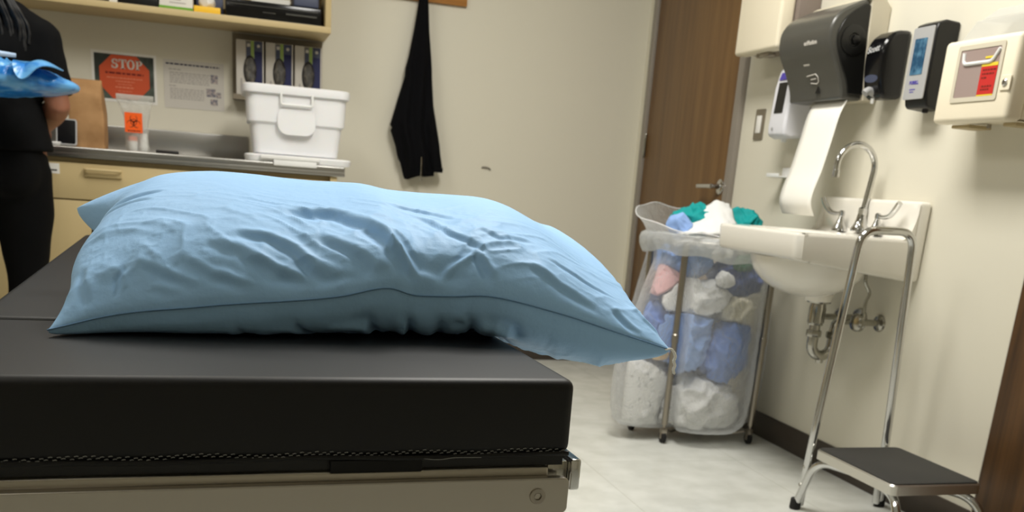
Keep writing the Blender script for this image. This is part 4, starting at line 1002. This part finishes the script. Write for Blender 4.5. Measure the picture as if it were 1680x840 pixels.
b = MB(); b.tube(fillet([(1.764, 2.515, .014), (1.738, 2.468, .235), (1.786, 2.468, .884), (1.968, 2.468, .886), (2.010, 2.468, .235), (2.050, 2.510, .014)], .055, 10), .0125, 16)
b.build('hand_rail', M['chrome'], t)
for fx, fy in ((1.7655, 2.5165), (2.0485, 2.5115)): pass
b = MB()
for z, xa, ya in ((.150, 1.7455, 2.490), (.085, 1.7500, 2.503)): b.lathe([(.007, -.024), (.007, .0), (.004, .003)], (xa-.008, ya-.005, z), (-.8, -.6, 0), 8)
b.build('clamp_bolt', M['darkchrome'], t)
# ================================================================== LINEN HAMPER WITH CLEAR BAG
HC = Vector((1.83, 3.45, 0)); HR = .25
hm = thing('hamper_stand', 'round metal hamper stand on casters holding a clear linen bag', 'hamper', HC)
def hp(a, r, z): a = math.radians(a); return (HC.x+r*math.cos(a), HC.y+r*math.sin(a), z)
b = MB(); b.tube([hp(360*k/48, HR, .775) for k in range(48)]+[hp(0, HR, .775)], .009, 12); b.build('top_ring', M['satin'], hm)
LEGS = (-141, -46, 40, 172)
for a in LEGS:
    l_ = MB(); l_.tube([hp(a, HR, .772), hp(a, HR, .42), hp(a, HR, .075)], .0125 if a < 0 else .011, 14); l_.lathe([(.015, 0), (.015, .03), (.012, .034)], hp(a, HR, .40), n=14)
    lo_ = l_.build('leg', M['satin'], hm)
    c_ = MB(); c_.box((-.011, -.012, .040), (.011, .014, .062), .003); c_.box((-.013, -.006, .018), (-.010, .010, .058), .001); c_.box((.010, -.006, .018), (.013, .010, .058), .001)
    p_ = Vector(hp(a, HR, 0)); bmesh.ops.translate(c_.bm, vec=p_, verts=c_.bm.verts)
    c_.lathe([(.006, .06), (.006, .080)], p_, n=10)
    cs = c_.build('caster', M['satin'], lo_)
    MB().lathe([(.018, -.009), (.024, -.006), (.024, .006), (.018, .009)], (p_.x, p_.y+.004, .0245), (1, 0, 0), 22).build('caster_wheel', M['blackrub'], lo_)

b = MB()
for a0_, a1_ in ((LEGS[0], LEGS[2]), (LEGS[1], LEGS[3])): b.tube([hp(a0_, HR-.02, .050), hp(a0_, HR-.06, .036), hp(a1_, HR-.06, .036), hp(a1_, HR-.02, .050)], .006, 10)
b.build('base_bar', M['satin'], hm)

# bag: hangs from the ring, bulges between the legs, flares open above it
def angd(a, b_): d = abs((a-b_+180) % 360-180); return d
NB = 120; rows = []
zs = [.046, .046, .047, .056, .085, .13, .20, .28, .36, .44, .52, .60, .67, .72, .75, .772, .786]
base_r = [.01, .12, .20, .242, .272, .286, .292, .292, .288, .284, .28, .276, .274, .276, .282, .289, .291]
for z, r0 in zip(zs, base_r):
    row = []
    for k in range(NB):
        a = 360*k/NB; r = r0*.25/.275
        low = max(0, min(1, (.74-z)/.45)); h_ = min(1, z/.06)
        # wide bulge on the left (towards the bed) low down
        r += .150*math.exp(-(angd(a, 190)/40)**2)*low**.8*h_*(1-math.exp(-(angd(a, LEGS[0])/13)**2))*(1-math.exp(-(angd(a, LEGS[3])/10)**2)*.8)
        r += .022*math.exp(-(angd(a, -88)/26)**2)*low*h_
        for lg in LEGS: r -= (.016+.030*low)*math.exp(-(angd(a, lg)/11)**2)*h_*(0 if z > .755 else 1)
        if RX-.015 < HC.x+r*math.cos(math.radians(a)): r = (RX-.018-HC.x)/math.cos(math.radians(a))
        p = Vector(hp(a, r, z))
        f_ = mnoise.noise(Vector((a*.06, z*3, 2)))*.012+abs(mnoise.noise(Vector((a*.17+z*2, z*5, 7))))*-.012
        p += Vector((math.cos(math.radians(a)), math.sin(math.radians(a)), 0))*f_*h_*(1 if z < .75 else .15)
        row.append(p)
    rows.append(row)
# collar above the ring flaring out to a ragged mouth, high on the left and back
for q in (.25, .5, .75, 1.0):
    row = []
    for k in range(NB):
        a = 360*k/NB
        hgt = .018+.098*math.exp(-(angd(a, 130)/62)**2)+.03*math.exp(-(angd(a, 60)/40)**2)
        fl = .010+.050*math.exp(-(angd(a, 180)/42)**2)
        z = .786+hgt*q+.004*math.sin(k*.5)*q; r = .264+fl*q**1.3+.004*math.sin(k*.35)*q
        if HC.x+r*math.cos(math.radians(a)) > RX-.015: r = (RX-.018-HC.x)/math.cos(math.radians(a))
        row.append(Vector(hp(a, r, z)))
    rows.append(row)
bg = thing('linen_bag', 'clear plastic bag full of used linens hanging in the hamper stand', 'bag', HC)
b = MB(); b.rings(rows, True, False)
b.build('bag_film', M['bag'], bg, auto=None)
# folded-over cuff of the bag around the ring
b = MB(); cu = []
for z, r in ((.800, .268), (.792, .281), (.775, .287), (.755, .285), (.735, .276), (.722, .268)):
    row = []
    for k in range(NB):
        a = 360*k/NB; rr_ = r+.005*math.sin(k*.8)+.004*math.sin(k*1.7)
        if HC.x+rr_*math.cos(math.radians(a)) > RX-.012: rr_ = (RX-.014-HC.x)/math.cos(math.radians(a))
        zz = z+(.012*math.sin(math.radians(a)*2+1)+.006*math.sin(k*.5))*(1 if z < .77 else .3)
        row.append(Vector(hp(a, rr_, zz)))
    cu.append(row)
b.rings(cu, True, False); b.build('bag_cuff', film('liner_cuff_film', (238, 240, 240), .62, .3), bg, auto=None)
b = MB(); b.tube(rows[-1]+[rows[-1][0]], .0016, 6, cap=False); b.build('bag_hem', M['translwhite'], bg)

CL = {'blue': mat('linen_blue', (108, 140, 205), .8), 'ltblue': mat('linen_light_blue', (140, 172, 226), .8), 'navyc': mat('linen_slate_blue', (84, 100, 150), .85), 'whitec': mat('linen_white', (226, 226, 224), .85),
      'cream': mat('linen_cream', (214, 208, 186), .85), 'pink': mat('linen_pink', (226, 176, 178), .85), 'teal': mat('linen_teal', (0, 150, 150), .75), 'greenc': mat('linen_green', (80, 116, 92), .85), 'tan': mat('linen_tan', (206, 176, 128), .85)}
WADS = []
def wad(*a, **k): WADS.append((a, k))
def build_wad(me_i, name, c, r, m, label, seed, cat='linen', folds=1.5, ori=0.0, inside=True):
    b = MB(); b.ell((0, 0, 0), [q*1.16 for q in r] if inside else r, 5)
    o_ = Vector((seed*3.1, seed*1.7, seed*.9))
    r_ = r
    R3 = Matrix.Rotation(ori, 3, 'Y')
    for v in b.bm.verts:
        n = v.co.normalized()
        k = 1-abs(mnoise.noise(v.co*14+o_)); k2 = 1-abs(mnoise.noise(v.co*30+o_*2))
        v.co += n*(.022*folds*(k**3-.45)+.009*folds*(k2**3-.45))+Vector(mnoise.noise_vector(v.co*7+o_))*.018*folds
        v.co = R3 @ v.co
    zmin = min(v.co.z for v in b.bm.verts)
    for v in b.bm.verts:
        v.co += Vector(c)
        if inside:                          # cloth pressed flat against the film
            dx, dy = v.co.x-HC.x, v.co.y-HC.y; rr_ = math.hypot(dx, dy); aa = math.degrees(math.atan2(dy, dx))
            lim = .238+.125*math.exp(-(angd(aa, 190)/36)**2)*max(0, min(1, (.74-v.co.z)/.45))*(1-math.exp(-(angd(aa, LEGS[0])/15)**2))*(1-math.exp(-(angd(aa, LEGS[3])/12)**2)*.8)
            for lg in LEGS: lim -= .042*math.exp(-(angd(aa, lg)/13)**2)
            if rr_ > lim: v.co.x = HC.x+dx/rr_*lim; v.co.y = HC.y+dy/rr_*lim
            v.co.z = max(v.co.z, .060)
    # neighbouring bundles press against each other instead of passing through
    ci = Vector(c)
    for j, (cj, rj, sc_) in enumerate(SHAPES):
        if j == me_i: continue
        ri = SHAPES[me_i][1]; cj = Vector(cj)
        def gap(p): return sum(((p[q]-cj[q])/rj[q])**2 for q in range(3))*.94-sum(((p[q]-ci[q])/ri[q])**2 for q in range(3))
        if gap(ci) < 0: continue
        for v in b.bm.verts:
            if gap(v.co) < 0:
                lo, hi = 0.0, 1.0; p0 = v.co.copy()
                for _ in range(12):
                    m_ = (lo+hi)/2
                    if gap(ci.lerp(p0, m_)) < 0: hi = m_
                    else: lo = m_
                v.co = ci.lerp(p0, lo)
    return tag(b.build(name, m, loc=c, auto=None), label, cat, 'used linens in the hamper bag')
wad('gown_bundle', (1.700, 3.335, .40), (.095, .060, .105), CL['ltblue'], 'light blue bundle in the middle of the bag, beside the front left leg', 1)
wad('gown_bundle', (1.875, 3.340, .37), (.085, .065, .110), CL['blue'], 'larger blue bundle in the front right of the bag below the cream cloth', 2)
wad('sheet_bundle', (1.730, 3.355, .565), (.105, .070, .062), CL['whitec'], 'white crumpled sheet above the light blue bundle in the bag', 3)
wad('towel_wad', (1.900, 3.345, .525), (.075, .055, .048), CL['cream'], 'cream cloth at the right front of the bag, high up', 4, ori=.5)
wad('gown_bundle', (1.915, 3.390, .650), (.090, .080, .065), CL['navyc'], 'slate blue bundle near the top right of the bag', 5)
wad('cloth_wad', (1.805, 3.290, .645), (.034, .022, .026), CL['whitec'], 'small white crumpled cloth near the top front of the bag', 6, folds=.6)
wad('cloth_wad', (1.890, 3.300, .708), (.036, .022, .026), CL['greenc'], 'small green cloth just below the cuff of the bag', 7, folds=.6)
wad('towel_wad', (1.600, 3.405, .625), (.060, .060, .045), CL['pink'], 'pink towel in the upper left of the bag', 8)
wad('gown_bundle', (1.575, 3.440, .42), (.085, .075, .110), CL['blue'], 'blue bundle in the left bulge of the bag behind the leg', 9)
wad('cloth_wad', (1.610, 3.330, .345), (.042, .026, .018), CL['tan'], 'flat tan cloth beside the front left leg', 10, folds=.5)
wad('sheet_bundle', (1.540, 3.430, .180), (.125, .115, .130), CL['whitec'], 'big white sheet bundle in the lower left bulge of the bag', 11)
wad('sheet_bundle', (1.790, 3.380, .140), (.150, .110, .095), CL['whitec'], 'white sheet bundle at the bottom front of the bag', 12)
wad('gown_bundle', (1.900, 3.560, .25), (.10, .10, .15), CL['navyc'], 'slate blue bundle at the back right of the bag', 13)
wad('gown_bundle', (1.720, 3.590, .40), (.13, .10, .14), CL['navyc'], 'slate blue bundle deep in the back of the bag', 14)
wad('sheet_bundle', (1.900, 3.560, .49), (.10, .09, .08), CL['whitec'], 'white sheet bundle behind the cream cloth in the bag', 15)
wad('gown_bundle', (1.700, 3.460, .700), (.10, .09, .055), CL['ltblue'], 'light blue bundle under the rim at the left of the bag', 16)
# on top, rising out of the mouth
wad('scrub_top', (1.755, 3.480, .850), (.085, .070, .050), CL['teal'], 'teal scrub cloth at the left of the bag mouth beside the white sheet', 17, cat='scrubs', inside=False)
wad('scrub_top', (1.945, 3.460, .835), (.095, .085, .055), CL['teal'], 'teal scrub cloth at the right of the bag mouth, next to the sink', 18, cat='scrubs', inside=False)
wad('gown_bundle', (1.640, 3.385, .825), (.042, .034, .046), CL['ltblue'], 'small light blue bundle standing up in the left of the bag mouth', 19, folds=.7, inside=False)
SHAPES = [(a[1], a[2], k) for a, k in WADS]
for i_, (a, k) in enumerate(WADS): build_wad(i_, *a, **k)
# white sheet draped over the rim
b = MB(); NS, NT = 26, 18; g = []
for i in range(NS+1):
    row = []
    for j in range(NT+1):
        a, c_ = i/NS, j/NT
        x = 1.612+.24*a+.03*c_; y = 3.300+.165*c_-.05*math.sin(PI*a)*(1-c_)
        z = .800+.012*math.sin(a*PI)+(.122)*c_**.8*max(0, min(1, (a-.05)/.7))**1.2
        z += .008*mnoise.noise(Vector((a*6, c_*5, 4)))+.006*abs(mnoise.noise(Vector((a*14, c_*9, 9))))
        row.append(b.bm.verts.new((x, y, z)))
    g.append(row)
for i in range(NS):
    for j in range(NT): b.bm.faces.new((g[i][j], g[i+1][j], g[i+1][j+1], g[i][j+1]))
o_ = tag(b.build('draped_sheet', CL['whitec'], loc=(1.70, 3.39, .80), auto=None), 'white sheet draped across the open mouth of the bag in front of the teal cloths', 'linen', 'used linens in the hamper bag')
sd = o_.modifiers.new('thickness', 'SOLIDIFY'); sd.thickness = .003
# ================================================================== PERSON AT THE COUNTER
PX, PY = -.812, 3.93
ps = thing('person', 'person in black scrubs with long braids, back turned, standing at the counter', 'person', (PX, PY, 0))
def ering(z, rx, ry, ox=0, oy=0, n=28, p=1.0):
    return [(PX+ox+rx*math.cos(2*PI*k/n), PY+oy+ry*math.sin(2*PI*k/n), z) for k in range(n)]
def torso(extra=0.0, z0=.86, z1=1.40):
    T = [(.80, .170, .130, -.01), (.88, .192, .146, -.015), (.95, .188, .138, -.008), (1.02, .176, .120, .0), (1.10, .168, .112, .002), (1.18, .176, .118, .0), (1.26, .192, .122, -.004), (1.31, .190, .110, -.006), (1.35, .158, .092, -.004), (1.385, .105, .074, 0), (1.42, .060, .058, .006)]
    return [ering(z, rx+extra, ry+extra, 0, oy) for z, rx, ry, oy in T if z0 <= z <= z1]
SHR, ELR, WRR = (PX+.192, PY-.005, 1.300), (PX+.238, PY-.025, 1.085), (PX+.135, PY+.285, 1.01)
SHL, ELL, WRL = (PX-.192, PY-.005, 1.300), (PX-.255, PY-.030, 1.085), (PX-.125, PY+.285, 1.01)
bm = MB()
bm.rings(torso(0, .80, 1.5))
bm.tube([(PX, PY+.004, 1.38), (PX, PY+.012, 1.44), (PX, PY+.02, 1.50)], [.056, .052, .054], 18)
bm.ell((PX, PY+.020, 1.575), (.072, .090, .108), 4); bm.ell((PX, PY+.055, 1.525), (.050, .055, .062), 3)
bm.ell((PX, PY+.112, 1.548), (.012, .020, .018), 2); bm.tube([(PX, PY+.105, 1.585), (PX, PY+.118, 1.555)], [.007, .011], 8)
bm.ell((PX, PY+.103, 1.513), (.022, .010, .009), 2)
for s in (-1, 1): bm.ell((PX+s*.074, PY+.015, 1.565), (.008, .020, .032), 2)
for SH, EL, WR in ((SHR, ELR, WRR), (SHL, ELL, WRL)):
    SHv, ELv, WRv = Vector(SH), Vector(EL), Vector(WR)
    bm.tube([SHv+Vector((0, 0, .0)), SHv.lerp(ELv, .35), SHv.lerp(ELv, .75), ELv, ELv.lerp(WRv, .15), ELv.lerp(WRv, .4), ELv.lerp(WRv, .8), WRv], [.056, .050, .043, .042, .044, .042, .031, .027], 16)
for s in (-1, 1):
    bm.tube([(PX+s*.088, PY-.01, .86), (PX+s*.092, PY, .70), (PX+s*.092, PY+.006, .50), (PX+s*.092, PY-.004, .36), (PX+s*.092, PY-.004, .10), (PX+s*.092, PY, .06)], [.098, .088, .060, .058, .038, .040], 18)
    bm.tube([(PX+s*.092, PY-.03, .045), (PX+s*.097, PY+.10, .035), (PX+s*.10, PY+.18, .03)], [.036, .036, .026], 14)
# palms
for s, WR in ((1, WRR), (-1, WRL)):
    w = Vector(WR); bm.tube([w, w+Vector((-s*.012, .035, -.004)), w+Vector((-s*.022, .078, -.014))], [.026, .033, .030], 14)
nb = voxel(bm.bm, .0075, 5, .5)
body = link_bm('body', nb, M['skin'], ps, auto=None)
# five fingers on each hand, curled down to the worktop
for s, WR in ((1, WRR), (-1, WRL)):
    w = Vector(WR); pc = w+Vector((-s*.022, .078, -.014))
    for k, (off, ln) in enumerate(((-.024, .062), (-.008, .070), (.008, .066), (.023, .052))):
        a = pc+Vector((s*off*-1, .008, .0))
        h_ = MB(); h_.tube([a-Vector((0, .02, 0)), a, a+Vector((0, ln*.45, -.006)), a+Vector((-s*.004, ln*.75, -.022)), a+Vector((-s*.006, ln*.9, -.040))], [.0095, .0095, .0088, .0080, .0062], 10)
        h_.ell(a+Vector((-s*.006, ln*.9, -.040)), (.0062,)*3, 2)
        h_.build('finger', M['skin'], body)
    th = MB(); a = w+Vector((-s*.030, .030, -.006)); th.tube([a, a+Vector((-s*.026, .022, -.010)), a+Vector((-s*.034, .050, -.022))], [.012, .0105, .008], 10); th.ell(a+Vector((-s*.034, .050, -.022)), (.008,)*3, 2)
    th.build('thumb', M['skin'], body)
for s in (-1, 1):
    e_ = MB(); e_.ell((PX+s*.029, PY+.098, 1.580), (.011, .009, .009), 3); eo = e_.build('eye', M['eye'], body)
    MB().ell((PX+s*.029, PY+.1045, 1.580), (.005, .003, .005), 2).build('iris', M['ink'], eo)
# scrub top with short sleeves
sc = MB(); sc.rings(torso(.014, .94, 1.40)); sc.rings([ering(.925, .214, .166, 0, -.018), ering(1.0, .200, .142, 0, -.008), ering(1.06, .188, .128, 0, 0)])
for SH, EL in ((SHR, ELR), (SHL, ELL)):
    a, c_ = Vector(SH), Vector(EL)
    sc.tube([a+Vector((0, 0, .012)), a.lerp(c_, .3), a.lerp(c_, .62), a.lerp(c_, .86)], [.066, .068, .066, .062], 18)
    sc.ell(a, (.072, .070, .070), 3)
    sc.tube([(PX, PY, 1.375), (PX+(a.x-PX)*.55, PY, 1.345), a], [.072, .074, .066], 18)
nb = voxel(sc.bm, .009, 6, .5)
for v in nb.verts:
    v.co += Vector(mnoise.noise_vector(v.co*9))*.006+Vector(mnoise.noise_vector(v.co*24))*.0025
link_bm('scrub_top', nb, M['scrubs'], ps, auto=None)
tr = MB(); tr.rings([ering(.78, .182, .140, 0, -.015), ering(.84, .196, .156, 0, -.022), ering(.90, .194, .155, 0, -.020), ering(.96, .180, .138, 0, -.010), ering(1.0, .170, .125)])
for s in (-1, 1):
    tr.ell((PX+s*.085, PY-.072, .85), (.098, .095, .105), 3)
    tr.tube([(PX+s*.094, PY-.012, .86), (PX+s*.096, PY, .70), (PX+s*.096, PY+.004, .52), (PX+s*.096, PY, .36), (PX+s*.098, PY, .12), (PX+s*.098, PY+.004, .05)], [.108, .100, .074, .070, .062, .064], 20)
nb = voxel(tr.bm, .010, 6, .5)
for v in nb.verts: v.co += Vector(mnoise.noise_vector(v.co*Vector((8, 8, 12))*1.0))*.006 if False else Vector(mnoise.noise_vector(v.co*10))*.006
link_bm('trousers', nb, M['trousers'], ps, auto=None)
for s in (-1, 1):
    sh = MB(); sh.rings([[(PX+s*.097+rx*math.cos(2*PI*k/20), PY+.06+ry*math.sin(2*PI*k/20), z) for k in range(20)] for z, rx, ry in ((.0, .044, .132), (.02, .047, .138), (.045, .046, .130), (.075, .040, .095))]); sh.build('shoe', M['black'], ps)
# long braids
hr = MB(); hr.ell((PX, PY+.002, 1.598), (.086, .098, .104), 4)
for v in hr.bm.verts:
    if v.co.y > PY+.060 and v.co.z < 1.640: v.co.y = PY+.060
capo = hr.build('hair', M['hair'], ps)
rnd = random.Random(5); br_ = MB()
for k in range(72):
    a = PI+PI*((k*.618) % 1.0); x0_, y0_ = PX+.080*math.cos(a), PY+.004+.085*math.sin(a)
    out = .030+.085*abs(math.cos(a)); xe = PX+.02+(.095+.050*rnd.random())*math.cos(a)*1.1
    ye = PY-.132-.012*rnd.random()+.05*abs(math.cos(a)); ze = 1.215+.05*rnd.random()+.03*abs(math.cos(a))
    pts = spline([(x0_, y0_, 1.62), (x0_*1.0+.004*math.cos(a), y0_-.015, 1.53), ((x0_+xe)/2, min(y0_, ye)-.012, 1.42), (xe, ye, 1.33), (xe+.008*rnd.uniform(-1, 1), ye+.004, ze)], 7)
    n_ = len(pts); br_.tube(pts, [(.0085+.0018*math.sin(i*1.9))*(1-.35*i/n_) for i in range(n_)], 8)
br_.build('braids', M['hair'], capo)

# blue film-wrapped pack at the person's back
BX0, BX1, BYc, BZc = -1.24, -.462, 3.612, 1.143
pk = thing('wrapped_pillow', 'shiny blue plastic-covered pillow held behind the person in black', 'pillow', (-.80, BYc, 1.075))
NU, NV = 110, 56; vt = []
for i in range(NU):
    u = i/(NU-1); x = BX0+(BX1-BX0)*u
    e_ = max(0.0, 1-((u-.40)/.60)**2*1.0) if u > .40 else max(0.0, 1-((u-.40)/.40)**4)
    hz = .060*e_**.62+.004; hy = .165*e_**.40+.006
    row = []
    for j in range(NV):
        a = 2*PI*j/NV; c_, s_ = math.cos(a), math.sin(a)
        y = BYc+math.copysign(abs(c_)**.8, c_)*hy
        z = BZc+math.copysign(abs(s_)**.9, s_)*(hz*(1.05 if s_ < 0 else .95))
        z += .018*(u-.5)*0+(-.010*max(0, (u-.8)/.2))
        p = Vector((x, y, z)); q = p*16
        k1 = (1-abs(mnoise.noise(q+Vector((3, 1, 2)))))**3; k2 = (1-abs(mnoise.noise(q*2.1+Vector((8, 3, 1)))))**3
        nrm = Vector((0, c_*.6, s_)).normalized()
        p += nrm*((.016*k1+.008*k2-.010)*min(1, e_*2)*(1 if s_ > -.3 else .3))
        row.append(p)
    vt.append(row)
b = MB(); b.rings(vt, True, True); b.build('film_cover', M['pack'], pk, auto=None)
# stiff folds of film standing up on its top
fp = [(-.632, 3.45, 1.196), (-.625, 3.440, 1.150), (-.606, 3.435, 1.130), (-.600, 3.47, 1.186), (-.556, 3.49, 1.213), (-.556, 3.44, 1.182), (-.512, 3.46, 1.184), (-.485, 3.49, 1.172), (-.572, 3.62, 1.205), (-.510, 3.60, 1.188), (-.640, 3.58, 1.196), (-.580, 3.435, 1.150)]
me = bpy.data.meshes.new('film_fold')
me.from_pydata([tuple(Vector(p)-root_loc(pk)) for p in fp], [], [(0, 1, 3), (1, 2, 3), (2, 11, 3), (3, 11, 5), (3, 5, 4), (4, 5, 6), (4, 6, 9), (6, 7, 9), (4, 9, 8), (3, 4, 8), (0, 3, 10), (3, 8, 10)])
o_ = link_me('film_fold', me, M['pack'], pk, (0, 0, 0), smooth=False)
sb = o_.modifiers.new('soft', 'SUBSURF'); sb.levels = 2; sb.render_levels = 2; sb.subdivision_type = 'CATMULL_CLARK'
sd = o_.modifiers.new('thickness', 'SOLIDIFY'); sd.thickness = .003
b = MB(); b.tube([(-1.15, 3.41, 1.198), (-.95, 3.405, 1.203), (-.75, 3.405, 1.203), (-.61, 3.41, 1.200)], [.010, .013, .013, .006], 12); b.build('rolled_edge', M['packlite'], pk, auto=None)

# ================================================================== LIGHT, WORLD, CAMERA
wd = bpy.data.worlds.new('world'); S.world = wd; wd.use_nodes = True
wd.node_tree.nodes['Background'].inputs['Color'].default_value = (.9, .92, 1, 1); wd.node_tree.nodes['Background'].inputs['Strength'].default_value = .3
cam = bpy.data.cameras.new('camera'); co = bpy.data.objects.new('camera', cam); COL.objects.link(co); S.camera = co
right = Vector((0.95868663, -0.27508976, 0.07242635)); down = Vector((-0.01266807, -0.29563979, -0.95521549)); fwd = Vector((0.28418211, 0.91483482, -0.28691077))
mw = Matrix((right, -down, -fwd)).transposed().to_4x4(); mw.translation = (0, 0, .94); co.matrix_world = mw
cam.sensor_width = 36; cam.sensor_fit = 'HORIZONTAL'; cam.lens = 1554.0/1680*36
cam.shift_y = (766.64-420)/1680; cam.shift_x = 0; cam.clip_start = .05
cam.dof.use_dof = True; cam.dof.focus_distance = 1.22; cam.dof.aperture_fstop = 8.6
S.view_settings.view_transform = 'Standard'; S.view_settings.look = 'None'; S.view_settings.gamma = 1.0; S.view_settings.use_curve_mapping = False
S.view_settings.exposure = -0.05
